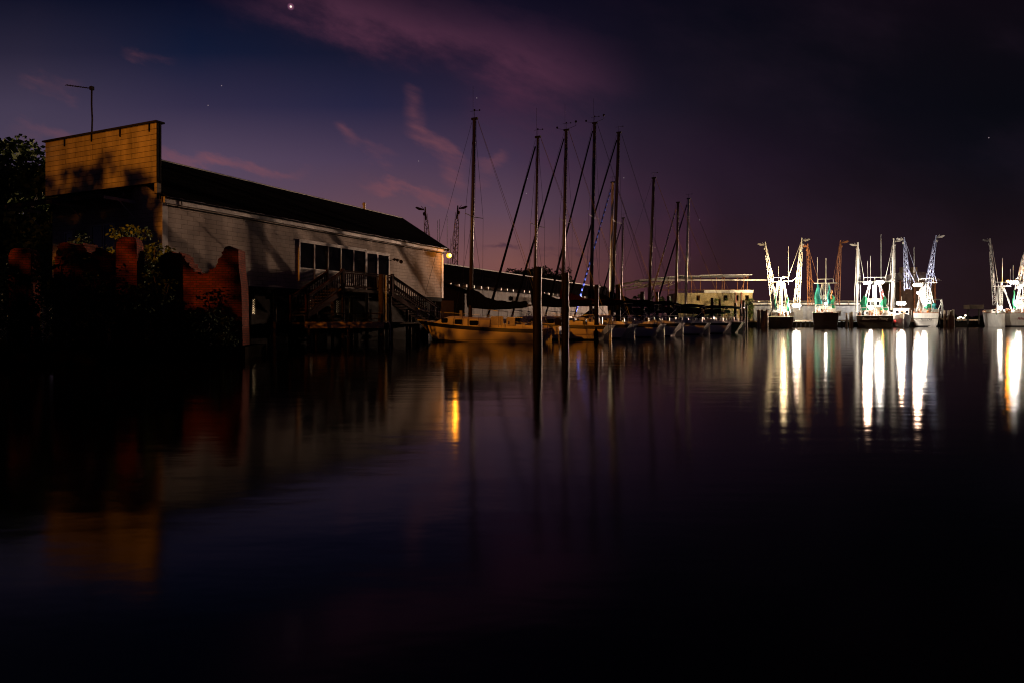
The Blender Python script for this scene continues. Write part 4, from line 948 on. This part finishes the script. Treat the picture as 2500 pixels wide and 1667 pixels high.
def trawler(label, px0, px1, d=145, L=17, sz=2.3, bz=4.0, hullm=None, outs=(), tubes=False, outm=None, nets=(), lightz=9.5, name=None, namem=None, antennas=(), spot=0, lights=(), mastm=None, ry=None, arch=True, house=True, seed=1, frame_rows=None, doors=False, name_size=.9, nz=None, sub=None, crossrow=None, Y0=None, flip=False, wh=6.0):
    rnd = random.Random(seed); cx = (px0+px1)/2; k = d/F; Y = d; radial = ry is None
    th = math.atan2(X(cx, d), d); ry = -math.degrees(th) if radial else ry
    Wd = (px1-px0)/F*d*(math.cos(th) if radial else 1)
    t = thing('shrimp_trawler', label, 'trawler', (X(cx, d), Y, 0), R(ry), 'shrimp trawlers tied up across the harbour')
    hullm = hullm or M_tw; mastm = mastm or M_tw
    n = 16; vs = []; fs = []
    def bw(f): return Wd/2*((.96+.04*math.sin(math.pi*min(1, f/.5))) if f < .5 else max(.015, 1-((f-.5)/.5)**2.2))
    def sh(f): return sz+(bz-sz)*max(0, f)**2
    PR = [(0, -.9), (.70, -.6), (.86, 0), (.955, .35), (1.0, .72), (1.0, 1.0)]
    def hp(f, j, sg, off=0):
        r, q = PR[j]; h = sh(f); z = q*h if q > 0 else q
        y = L*f-(1-max(q, 0))*f**4*L*.12-(.35*max(0, q)*(1-f)**6); return (sg*(bw(f)*r+off), y, z)
    for i in range(n+1):
        f = i/n
        for j in range(6): vs.append(hp(f, j, 1))
        for j in range(5, -1, -1): vs.append(hp(f, j, -1))
    for i in range(n):
        for j in range(11):
            if j == 5: continue
            fs.append((i*12+j, i*12+j+1, (i+1)*12+j+1, (i+1)*12+j))
    fs.append(tuple(range(12))); m = MB().add(vs, fs); smooth_angle(m.build('hull', hullm, t), 32)
    m = MB()
    for sg in (1, -1): m.path([tuple(Vector(hp(i/n, 5, sg))+Vector((0, 0, .03))) for i in range(n+1)], .07, 4)
    m.tube(Vector(hp(0, 5, 1))+Vector((0, 0, .03)), Vector(hp(0, 5, -1))+Vector((0, 0, .03)), .08, n=5); m.build('cap_rail', M_tw if hullm is not M_tw else M_rust, t)
    m = MB(); m.box(-Wd*.47, -.385, sz*.62, Wd*.47, -.20, sz*.66); m.build('rub_rail', hullm, t)
    m = MB(); vs = []
    for i in range(n+1):
        a = hp(i/n, 5, 1); vs += [(a[0]*.98, a[1]+.1, a[2]-.75), (-a[0]*.98, a[1]+.1, a[2]-.75)]
    m.add(vs, [(2*i, 2*i+1, 2*i+3, 2*i+2) for i in range(n)]); m.build('deck', M_deck, t)
    band = MB(); vs = [hp(0, 2, 1, .01), hp(0, 2, -1, .01)]
    z1 = .30
    band.add([(-Wd*.435, -.03, -.05), (Wd*.435, -.03, -.05), (Wd*.445, -.075, z1), (-Wd*.445, -.075, z1)], [(0, 1, 2, 3)]); band.build('waterline_stripe', M_boot, t)
    dz = sz-.7
    if house:
        y0 = L*.52; w = Wd*.30
        m = MB(); hh = 2.6 if wh > 4 else 1.5; m.box(-w, y0, dz, w, y0+(5.0 if wh > 4 else 2.2), dz+hh)
        if wh > 4: m.box(-w*.8, y0+1.5, dz+2.6, w*.8, y0+4.6, dz+wh-1.4)
        hs = m.build('wheelhouse', mastm if mastm is not M_rust else M_tw, t)
        m = MB(); m.box(-w-.3, y0-.5, dz+hh+.02, w+.3, y0+(5.2 if wh > 4 else 2.4), dz+hh+.14)
        if wh > 4: m.box(-w*.8-.2, y0+1.2, dz+wh-1.4, w*.8+.2, y0+4.8, dz+wh-1.28)
        m.build('roof', M_grey, hs)
        for i in range(4 if wh > 4 else 0):
            x = -w*.75+i*w*.44; MB().box(x, y0+1.46, dz+3.2, x+w*.3, y0+1.499, dz+3.9).build('window', M_glass, hs)
        m = MB(); m.box(-.45, y0-.03, dz, .45, y0-.002, dz+2.0); m.build('door', M_rust, hs)
        for x in (-w*.8, w*.45): MB().box(x, y0-.03, dz+1.2, x+.6, y0-.002, dz+1.7).build('window', M_glass, hs)
    zc = lightz*(1.04 if radial else 1)+.35
    cr, sr = math.cos(R(ry)), math.sin(R(ry)); ym = L*.42
    def lc(x, z, dy=0):
        y = ym*cr+dy; x = (x/k+cx-1250)/F*(d+y)-X(cx, d) if not radial else x; z = (z-CAMH)*(1+y/d)+CAMH if not radial else z
        if radial:
            g = 1+ym*math.cos(th)/d; return Vector((x*math.cos(th)*g, ym+dy, (z-CAMH)*g+CAMH))
        return Vector((x*cr+y*sr, -x*sr+y*cr, z))
    # gallows frame / boom mast
    ym = L*.42; m = MB()
    m.tube((0, ym, dz), (0, ym, zc+1.0), .16, .11, 8)
    for sg in (1, -1):
        m.tube((sg*Wd*.40, ym-1.5, sz-.1), (sg*Wd*.13, ym, zc), .13, .10, 6); m.tube((sg*Wd*.26, ym-2.6, sz-.1), (sg*Wd*.10, ym, zc), .07, .06, 5)
        m.tube((sg*.35, ym-.1, dz), (sg*.35, ym-.1, zc-.2), .05, n=5)
    for i in range(int((zc-dz)/.45)): m.tube((-.35, ym-.1, dz+.4+i*.45), (.35, ym-.1, dz+.4+i*.45), .035, n=4)
    m.tube((-Wd*.46, ym-.2, zc), (Wd*.46, ym-.2, zc), .10, n=6); m.tube((-Wd*.30, ym-.2, zc+.9), (Wd*.30, ym-.2, zc+.9), .05, n=5)
    for sg in (1, -1): m.tube((sg*Wd*.30, ym-.2, zc), (sg*Wd*.30, ym-.2, zc+.9), .05, n=5)
    m.tube((0, ym-.3, zc-.2), (0, 1.5, dz+3.4), .11, .08, 6); m.build('mast', mastm, t)
    if arch:
        m = MB(); zt = sz+1.75
        for sg in (1, -1): m.tube((sg*Wd*.36, .6, sz-.1), (sg*Wd*.36, .7, zt), .09, n=6)
        m.tube((-Wd*.36, .7, zt), (Wd*.36, .7, zt), .09, n=6); m.tube((-Wd*.36, .7, sz+.6), (Wd*.36, .7, sz+.6), .05, n=5); m.build('stern_gallows', M_tw, t)
    # outriggers: (base px,row, top px,row)
    for (bx, brow, tx, trow, sg) in outs:
        a = lc((bx-cx)*k, Z(brow, d)); b_ = lc((tx-cx)*k, Z(trow, d), .4); m = MB(); om = outm or M_tw
        kn = a.lerp(b_, .80)
        if tubes: m.tube(a, kn, .26, .20, 8); m.tube(kn, b_, .18, .13, 8)
        else: truss(m, a, kn, .95, .55, 13, .06); m.tube(kn, b_, .17, .11, 7)
        o = m.build('outrigger', om, t)
        bird(o, b_.lerp(kn, .28)+Vector((sg*.2, 0, .1)), sg, M_grey if om is not M_rust else M_rust)
        m = MB(); m.tube(b_+Vector((0, 0, -.2)), Vector((sg*Wd*.30, ym-.2, zc+.9)), .03, n=4); m.tube(b_.lerp(kn, .4)+Vector((sg*.25, 0, 0)), a+Vector((sg*.55, -1.0, -.5)), .035, n=4)
        m.tube(b_.lerp(kn, .5)+Vector((-sg*.3, 0, 0)), a+Vector((-sg*.8, -.5, -.2)), .03, n=4); m.tube(a.lerp(b_, .47), Vector((sg*Wd*.44, ym-.2, zc)), .06, n=5)
        m.build('stay_cable', om, o)
    # nets bundled and hanging from the cross bar
    for (x0, x1, zt, zb_, nm_) in nets:
        m = MB(); N = 9; vs = []; fs = []; xm = (x0+x1)/2
        for i in range(N+1):
            f = i/N; w = (x1-x0)/2*(.25+.75*f**.8)*rnd.uniform(.85, 1.15)
            for q in range(10):
                a_ = 2*math.pi*q/10; rr = 1+.22*math.sin(q*2.3+i*.7); vs.append((xm+w*rr*math.cos(a_)+.1*math.sin(i), ym-1.6+.35*rr*math.sin(a_), zt+(zb_-zt)*f))
        for i in range(N):
            for q in range(10): fs.append((i*10+q, i*10+(q+1) % 10, i*10+10+(q+1) % 10, i*10+10+q))
        m.add(vs, fs); m.build('net', nm_, t)
    for (x, z0, z1) in antennas: MB().tube(lc((x-cx)*k, z0, 2), lc((x-cx)*k, z1, 2), .055, .035, 5).build('antenna', M_tw, t)
    # deck gear seen over the stern
    cols = [(M_rust, 'winch', 7), (M_tw, 'ice_chest', 8), (M_orange, 'basket', 3), (M_grey, 'deck_gear', 12), (M_green, 'net_pile', 5), (M_red, 'buoy', 2)]
    for mm_, nm_, cnt in cols:
        for i in range(cnt):
            m = MB(); x = rnd.uniform(-.42, .42)*Wd; y = rnd.uniform(.8, ym-1.0); h = rnd.uniform(.35, 1.15)
            if nm_ in ('ice_chest',): m.box(x, y, dz, x+rnd.uniform(.5, 1.0), y+.6, dz+.5+h)
            elif nm_ in ('net_pile', 'buoy'): m.ball((x, y, sz-.1), rnd.uniform(.25, .45), 7, 5, (1.3, .8, .8))
            else: m.tube((x, y, dz), (x+rnd.uniform(-.3, .3), y, dz+.7+h), rnd.uniform(.06, .22), n=6)
            m.build(nm_, mm_, t)
    if doors:
        m = MB(); m.box(-Wd*.08, -.42, 1.2, Wd*.28, -.40, sz+.1); m.prism([(-Wd*.02, -.43, sz-.1), (Wd*.26, -.43, sz-.2), (Wd*.26, -.43, sz-1.2)], (0, -.04, 0)); m.build('otter_board', M_deck, t)
    if name:
        text_mesh('letters', name, name_size, namem or M_ink, t, (0, -.42, nz or sz*.66), (R(90), 0, 0), .3)
        if sub: text_mesh('letters', sub, name_size*.32, namem or M_ink, t, (0, -.40, (nz or sz*.66)-name_size*.62), (R(90), 0, 0), 0)
    for (lx, row, cnt, sod, P, kind) in lights:
        loc = tuple(lc((lx-cx)*k, Z(row, d), -.9)); floodlight(t, loc, cnt, m_=M_hoto if sod else None, r=.34 if cnt > 1 else .26)
        lamp('deck_light', 'POINT', (loc[0], loc[1]-.5, loc[2]-.15), P, (1, .70, .36) if sod == 2 else SODIUM if sod else WHITE, .25, parent=t)
        if kind: lamp('flood_beam', 'SPOT', (loc[0], loc[1]-.5, loc[2]), kind, BEAM, .22, target=(loc[0]-86*cr-106*sr, loc[1]+86*sr-106*cr, loc[2]-6), angle=64, blend=.5, parent=t)
    return t
trawler('small dark hulled trawler with two white lattice outriggers, leftmost across the harbour', 1875, 1938, L=14, sz=2.15, bz=3.4, hullm=M_td, outs=((1890, 752, 1867.5, 590, -1), (1945, 752, 1958, 583, 1)),
        nets=((-2.0, -1.2, 9.0, 3.8, M_bluep), (-1.4, -.9, 7.5, 3.6, M_teal), (1.0, 1.7, 6.5, 3.4, M_green)), lightz=9.2, antennas=((1925, 9, 17.3), (1901, 8, 13)), lights=((1944, 747, 3, 0, 5000, 36000), (1913, 679, 1, 2, 17000, 0)), wh=5.4, seed=3, arch=False)
trawler('dark hulled trawler with rust brown outriggers and hanging teal nets', 1983, 2048, L=16, sz=3.0, bz=4.2, hullm=M_td, outs=((1978, 745, 1971.5, 594, -1), (2043, 745, 2052, 588, 1)), outm=M_rust,
        nets=((-2.3, -.8, 9.4, 4.6, M_teal), (.3, 1.0, 9.2, 4.6, M_teal), (.9, 2.0, 6.8, 3.8, M_green), (1.0, 1.4, 8.0, 6.0, M_orange)), lightz=8.9, antennas=((1995, 9, 15.0), (2016.5, 9, 14.8)), seed=4, doors=True,
        lights=((2016, 742, 1, 0, 450, 0),))
trawler('big dark hulled trawler with smooth white outriggers and a script name on its stern', 2089, 2182, L=18, sz=2.35, bz=4.2, hullm=M_td, tubes=True, outs=((2091, 762, 2094, 590, -1), (2177, 758, 2182, 585, 1)),
        nets=((-2.9, -1.2, 6.8, 3.6, M_green), (1.0, 2.6, 6.6, 3.6, M_green), (1.2, 1.7, 8.0, 6.0, M_red)), lightz=9.3, name='Southern Thing', namem=M_paintl, name_size=.78, nz=1.72,
        antennas=((2118, 10, 14.2), (2125, 10, 15.2), (2151, 10, 19.8)), seed=5, lights=((2118, 691, 3, 0, 4200, 360000), (2147, 691, 3, 0, 4200, 0), (2124, 752, 2, 0, 1800, 0), (2155, 756, 1, 1, 900, 0)))
trawler('pale transomed trawler with blue lattice outriggers, tied up before the tall net house', 2229, 2292, L=18, sz=2.95, bz=4.4, hullm=M_tw, outs=((2214, 705, 2207, 577, -1), (2264, 712, 2286, 576, 1)), outm=M_bluep,
        nets=((-1.4, -.7, 9.3, 3.8, M_pale), (.8, 2.2, 5.2, 3.6, M_teal), (-.4, 1.4, 5.0, 3.5, M_green)), lightz=9.0, name='Sam-Dia', name_size=.62, nz=1.55, sub='—————————', arch=False,
        antennas=((2231, 9, 17.2),), seed=6, lights=((2240, 697, 3, 0, 7000, 290000), (2249, 716, 3, 0, 3000, 0), (2257, 735, 2, 0, 900, 0)))
trawler('trawler cut by the right picture edge, pale transom with red script name and orange lamp', 2464, 2540, L=18, sz=2.95, bz=4.4, hullm=M_tw, outs=((2489, 705, 2502, 615, 1),), outm=M_tw,
        nets=((-2.2, -1.7, 8.0, 3.4, M_green), (1.0, 2.6, 6.8, 3.8, M_teal), (.4, 1.3, 8.2, 6.4, M_orange)), lightz=9.1, name='Rhonda', namem=M_redl, name_size=.85, nz=1.75, sub='—————', arch=False, antennas=((2473, 9, 13.3), (2466, 9, 12.5)), seed=7,
        lights=((2475, 690, 3, 0, 4800, 0), (2460, 687, 1, 1, 1500, 0), (2486, 738, 2, 0, 1500, 0)))
trawler('white trawler seen side on with lattice outrigger, left of the right edge trawler', 2452, 2500, d=147, L=11, sz=2.9, bz=3.6, hullm=M_tw, outs=((2432, 745, 2417, 582, -1),), nets=(), lightz=8.6, antennas=((2447, 9, 14.8),), seed=8, arch=False, ry=-5, wh=2.9,
        lights=((2440, 752, 2, 0, 1300, 0),))
trawler('trawler far behind the long shed whose two dark lattice outriggers rise over its roof', 1050, 1106, d=108, L=15, sz=2.2, hullm=M_tw, outs=((1046, 665, 1038, 506, -1), (1109, 668, 1118, 501, 1)), outm=M_rust, lightz=9.0, antennas=((1068, 8, 17.4), (1073, 8, 17.6), (1092, 8, 18.2), (1101, 8, 14.5)), seed=9, arch=False)
# small white boat, bow towards us
def small_boat():
    d = 142.5; t = thing('workboat', 'small white workboat with bow towards the water, under a blinding lamp between two trawlers', 'boat', (X(2207, d), d, 0), R(-24)); W_2 = 2.2
    n = 10; vs = []; fs = []
    for i in range(n+1):
        f = i/n; b_ = W_2*(1-(1-f)**2.2) if f < .5 else W_2*(1-(.5)**2.2+.03*(f-.5)); b_ = max(b_, .03); h = 2.9-1.0*min(1, f*1.4)+.2*f
        for r, z in ((0, -.4), (.72, 0.05), (.9, h*.4), (1, h)): vs.append((b_*r, f*7.5+(1-z/h)*(1-f)**4*1.3, z))
        for r, z in ((1, h), (.9, h*.4), (.72, .05), (0, -.4)): vs.append((-b_*r, f*7.5+(1-z/h)*(1-f)**4*1.3, z))
    for i in range(n):
        for j in range(7):
            if j != 3: fs.append((8*i+j, 8*i+j+1, 8*i+9+j, 8*i+8+j))
    fs.append(tuple(range(8*n, 8*n+8))); smooth_angle(MB().add(vs, fs).build('hull', M_tw, t), 35)
    m = MB(); m.box(-1.5, 3.5, 1.7, 1.3, 6.0, 3.9); c_ = m.build('cabin', M_tw, t); m = MB(); m.box(-1.7, 3.2, 3.9, 1.5, 6.2, 4.0); m.build('roof', M_grey, c_)
    for x in (-1.2, -.3, .6): MB().box(x, 3.46, 2.9, x+.6, 3.499, 3.5).build('window', M_glass, c_)
    m = MB(); m.path([(-1.9, 5, 2), (-1.5, 1.5, 3.6), (0, .1, 3.7), (1.5, 1.5, 3.5), (1.9, 5, 2)], .04); m.tube((0, 4.2, 4), (0, 4.2, 6.5), .06); m.build('rail', M_tw, t)
    m = MB()
    for i in range(10): a_ = i/10*2*math.pi; m.tube((-.2+.5*math.cos(a_), 1.6, 3.0+.3*math.sin(a_)), (-.2+.5*math.cos(a_+.6), 1.5, 3.0+.3*math.sin(a_+.6)), .09, n=5)
    m.build('rope_coil', M_rust, t)
    MB().ball((-1.55, 1.6, 1.1), .42, 10, 8, (.75, .75, 1)).build('fender', M_red, t)
    floodlight(t, (-.4, 1.4, Z(741, d)), 3, r=.36); lamp('deck_light', 'POINT', (-.4, .7, Z(742, d)), 3800, WHITE, .25, parent=t)
    lamp('flood_beam', 'SPOT', (-.4, .6, Z(741, d)), 60000, BEAM, .25, target=(-35.5, -131.8, 2), angle=60, parent=t)
small_boat()

# ------------------------------------------------------------------ net house, sheds, wharf
nh = thing('net_house', 'tall timber net house with flared metal hip roof and two roof boxes', 'building', (X(2240, 168), 168, 0), 0); k = 168/F
zt, ze = Z(662, 168), Z(686, 168)
m = MB(); m.box(-4.6, 0, 1.0, 4.2, 8, ze+.1); m.build('wall', brick_mat('net_house_boards', (.13, .085, .06), (.11, .07, .05), (.05, .03, .02), .3, 30, .03, .8, .7, .4, .5, 0), nh)
m = MB()
for x in (-4.5, 4.0, -1.0): m.box(x, -.25, 1.0, x+.35, -.01, ze)
m.build('corner_post', M_rust, nh)
def hip(x0, x1, r0, r1, z0, z1, y0, y1):
    ym = (y0+y1)/2
    return [(x0, y0, z0), (x1, y0, z0), (x1, y1, z0), (x0, y1, z0), (r0, ym, z1), (r1, ym, z1)], [(0, 1, 5, 4), (1, 2, 5), (2, 3, 4, 5), (3, 0, 4), (0, 3, 2, 1)]
m = MB(); m.add(*hip(-3.4, 5.4, -2.1, 4.4, ze, zt, -1.0, 9)); m.add(*hip(-5.4, -.2, -4.2, -1.5, ze-.35, zt-.35, -.2, 9.3)); rf = m.build('roof', M_rooftin, nh)
for a in (2221, 2247): MB().box((a-2240)*k, 3.0, zt-1.2, (a+10.5-2240)*k, 4.6, Z(651, 168)).build('roof_box', M_pilel, rf)
sh_ = thing('metal_shed', 'long low corrugated white metal shed on the wharf behind the trawlers', 'shed', (X(1840, 163), 163, 0), 0)
w = (2100-1840)/F*163
m = MB(); m.box(0, 0, 1.0, w, 10, Z(745, 160)); m.build('wall', M_metalwall, sh_)
m = MB(); m.prism([(-.4, -.8, Z(744, 160)), (w+.4, -.8, Z(744, 160)), (w+.4, -.8, Z(740, 160)), (-.4, -.8, Z(740, 160))], (0, 11, .4)); m.build('roof', M_tw, sh_)
m = MB(); m.tube((-.4, -.9, Z(735.5, 160)), (w+.4, -.9, Z(735.5, 160)), .10)
for i in range(9): m.tube((i*w/8, -.9, Z(744, 160)), (i*w/8, -.9, Z(735.5, 160)), .06)
m.build('roof_rail', M_pilel, sh_)
for a in (1.5, 9.5, 17): MB().box(a, -.02, 1.3, a+2.2, -.002, 4.0).build('door', M_grey, sh_)
# block fish house
fh = thing('fish_house', 'roofless pale block building with small square openings and rusty roof frame', 'building', (X(1652, 160), 160, 0), R(-1)); k = 160/F; w = (1836-1652)*k; zt = Z(716, 160)
ops = [(x0-1652, x1-1652, 722, 735) for x0, x1 in ((1700, 1709), (1766, 1776), (1797, 1802.5), (1818.5, 1827))]
m = MB(); cur = 0
for x0, x1, y0, y1 in ops:
    a, b_, z0, z1 = x0*k, x1*k, Z(y1, 160), Z(y0, 160)
    m.box(cur, 0, .5, a, .3, zt); m.box(a, 0, .5, b_, .3, z0); m.box(a, 0, z1, b_, .3, zt); cur = b_
m.box(cur, 0, .5, w, .3, zt); m.box(w-.3, .3, .5, w, 9, zt); m.box(0, .3, .5, .3, 9, zt); m.box(.3, 8.7, .5, w-.3, 9, zt); m.build('wall', M_block, fh)
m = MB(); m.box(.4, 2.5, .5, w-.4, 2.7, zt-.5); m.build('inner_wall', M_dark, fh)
m = MB(); m.box((1718-1652)*k, -.25, zt+.003, w+.1, 9.1, Z(709, 160)); m.build('fascia', M_tw, fh)
m = MB()
for px in (1795, 1809): m.tube(((px-1652)*k, -.3, .5), ((px-1652)*k, -.3, Z(715, 160)), .09)
m.build('downpipe', mat('red_pipe', (.45, .08, .05), .6), fh)
m = MB(); rnd = random.Random(6); zf = Z(671.5, 160)
for px in (1635, 1657, 1690, 1713, 1766, 1771, 1819, 1828): m.tube(((px-1652)*k, 1+rnd.uniform(0, 3), .5), ((px-1652)*k, 1, zf-rnd.uniform(0, .6)), .11, n=6)
for px in (1766, 1819): m.tube(((px-1652)*k, 6, 1), ((px-1652)*k, 6, zf), .10, n=6)
m.tube(((1600-1652)*k, 6, Z(706, 160)), ((1834-1652)*k, 6, Z(706, 160)), .10); m.tube(((1828-1652)*k, 1, zf), ((1812-1652)*k, 1, Z(706, 160)), .05); m.build('steel_post', M_rust, fh)
m = MB(); pts = [(1553, 683), (1600, 679), (1650, 674.5), (1668, 672.5), (1710, 673), (1765, 671.5), (1800, 671.5), (1837, 671.5)]
for (a, ra), (b_, rb) in zip(pts[:-1], pts[1:]):
    j = rnd.uniform(-.15, .15); m.prism([((a-1652)*k, .5, Z(ra, 160)+j), ((b_-1652)*k, .5, Z(rb, 160)+j), ((b_-1652)*k, .5, Z(rb, 160)-.17+j), ((a-1652)*k, .5, Z(ra, 160)-.17+j)], (0, 6, -.2))
m.build('torn_roof', M_rooftin, fh)
m = MB(); rows = [(1500, 700, 1570, 684), (1505, 705, 1620, 688), (1530, 708, 1640, 690), (1560, 702, 1640, 686), (1500, 697, 1540, 689)]
for a, ra, b_, rb in rows: m.bar(((a-1652)*k, 3, Z(ra, 160)), ((b_-1652)*k, 2.2, Z(rb, 160)), .8, .22)
for i in range(14): a = rnd.uniform(1500, 1640); m.bar(((a-1652)*k, 2, Z(700, 160)), ((a+rnd.uniform(10, 40)-1652)*k, 3, Z(686, 160)), .12, .1)
m.build('fallen_rafter', M_pilel, fh)
MB().bar(((1560-1652)*k, -.6, Z(685.2, 160)), ((1874-1652)*k, -.6, Z(685.2, 160)), .2, .26).build('steel_beam', M_tw, fh)
def vines(label, x0, x1, y0, y1, d, n, sz, seed, parent_tag='plant'):
    rnd = random.Random(seed); t = thing('vine', label, 'plant', (X((x0+x1)/2, d), d, 0), 0, 'vines on the block building')
    cl = [((rnd.uniform(x0, x1)-(x0+x1)/2)*d/F, rnd.uniform(-.2, .1), Z(rnd.uniform(y0, y1), d), rnd.uniform(.3, .7)) for _ in range(n)]
    fast_build(foliage(rnd, cl, 200, sz*1.3, 1), 'foliage', M_leaf, t)
    m = MB()
    for c_ in cl[::3]: m.path([(c_[0]*.5, 0, .4), (c_[0], .1, c_[2])], .03, 4)
    m.build('stem', M_bark, t)
vines('thick green vine covering the right corner of the block building', 1817, 1836, 732, 775, 159.3, 26, .22, 31)
vines('sparse vine climbing the left middle of the block wall', 1735, 1775, 728, 758, 159.3, 14, .16, 32)
vines('low weeds along the foot of the block wall', 1690, 1800, 758, 776, 158.8, 26, .2, 33)
vines('sprawling weeds under the fallen rafters, left of the block building', 1440, 1640, 722, 748, 150, 40, .3, 34)

# wharf decks and piles
def wharf(label, x0, x1, d, zdk, n, depth=5, group='wharf sections in front of the metal shed', side=0):
    t = thing('wharf', label, 'wharf', (X(x0, d), d, 0), 0, group); w = (x1-x0)/F*d
    MB().box(0, 0, zdk-.28, w, depth, zdk).build('deck', M_deck, t); MB().box(0, -.1, zdk-.35, w, -.004, zdk-.02).build('stringer', M_pilel, t)
    for i in range(n): MB().tube((w*(i+.5)/n, .2, -.6), (w*(i+.5)/n, .2, zdk-.28), .16, n=8).build('post', M_pile, t)
    return t
wharf('low timber wharf left of the leftmost trawler', 1832, 1874, 140, 1.35, 4)
wharf('lit timber wharf between the two leftmost trawlers', 1940, 1984, 150, 1.5, 4)
wharf('timber wharf between the rust brown rigged trawler and the big one', 2052, 2088, 148, 1.5, 4)
wharf('cross braced timber wharf right of the net house', 2294, 2334, 146, 1.9, 4, 12)
wharf('long low dark wharf under the far treeline', 2334, 2392, 165, 1.7, 8, 4)
for i, (px, d, top, r, lb) in enumerate(((1852, 139, 757, .30, 'pale wharf pile leftmost beside the leftmost trawler'), (1861, 139.3, 757, .38, 'thick pale wharf pile second from left by the leftmost trawler'), (1867, 139, 760, .22, 'slim pinkish pile third from left by the leftmost trawler'),
        (1872, 139, 757, .26, 'dark wharf pile touching the leftmost trawler hull'), (2067, 147, 765, .2, 'slim pile on the wharf left of the big dark trawler'), (2076, 147, 764, .2, 'second slim pile on the wharf left of the big dark trawler'),
        (2080, 147, 762, .22, 'taller slim pile close against the big dark trawler'), (2307, 145, 759, .27, 'lit yellowish pile just right of the net house frame'), (2317, 145, 759, .27, 'white edged pile second from left on the braced wharf'), (2322.5, 145, 758, .2, 'thin pile third on the braced wharf'), (2327, 145, 757, .27, 'tallest rightmost pile on the braced wharf'))):
    piling(X(px, d), d, Z(top, d), r, lb, M_pilel, 'pale piles along the wharf')
hoist = thing('wharf_hoist', 'white steel hoist frame between the pale trawler and the braced wharf', 'hoist', (X(2285, 150), 150, 0)); k = 150/F
m = MB(); m.tube((-2, 0, Z(732, 150)), ((2299-2285)*k, 0, Z(732, 150)), .13); m.path([((2298-2285)*k, 0, Z(732, 150)), ((2301-2285)*k, 0, Z(748, 150)), ((2296-2285)*k, 0, Z(780, 150)), ((2296-2285)*k, 0, .5)], .16)
m.tube(((2299-2285)*k, 0, Z(738, 150)), ((2290-2285)*k, 0, Z(758, 150)), .08); m.tube(((2301-2285)*k, 0, Z(750, 150)), ((2308-2285)*k, 0, Z(775, 150)), .07); m.build('frame', M_tw, hoist)
jb = thing('timber_platform', 'brown timber platform sticking out left behind the side on trawler', 'platform', (X(2367, 152), 152, 0)); m = MB(); m.box(0, 0, Z(755, 152), 3.2, 2, Z(745, 152)); m.build('box', M_deck, jb)
each('post', [MB().tube((.3, 1, .5), (.3, 1, Z(755, 152)), .15), MB().tube((2.8, 1, .5), (2.8, 1, Z(755, 152)), .15)], M_dark, jb)
# far treeline and shore lights
rnd = random.Random(77); cl = []
for i in range(160):
    x = rnd.uniform(1500, 2560); cl.append((X(x, 330), 330+rnd.uniform(-8, 30), rnd.uniform(.5, 2.6), rnd.uniform(1.5, 3.0)))
tl = fast_build(foliage(rnd, cl, 40, 1.1, 1), 'far_treeline', M_leafd, None); tl['kind'] = 'stuff'
cl = [(X(rnd.uniform(-160, 420), 80), 80+rnd.uniform(-2, 6), rnd.uniform(.8, 5.5), rnd.uniform(1.0, 1.7)) for i in range(150)]
tl2 = fast_build(foliage(rnd, cl, 90, .55, 1), 'far_treeline', M_leafd, None); tl2['kind'] = 'stuff'
for i, (px, row, lb) in enumerate(((2340, 777, 'leftmost of the small far shore lamps'), (2345, 775, 'upper small far shore lamp right of the leftmost one'), (2352, 777, 'small far shore lamp left of the timber platform'), (2357, 771, 'highest small far shore lamp below the timber platform'))):
    d = 300; t = thing('shore_lamp', lb+' under the dark treeline', 'lamp', (X(px, d), d, 0), 0, 'small lamps on the far shore')
    MB().tube((0, 0, .9), (0, 0, Z(row, d)), .12).build('pole', M_grey, t); MB().ball((0, 0, Z(row, d)), .38).build('bulb', M_hotw, t)
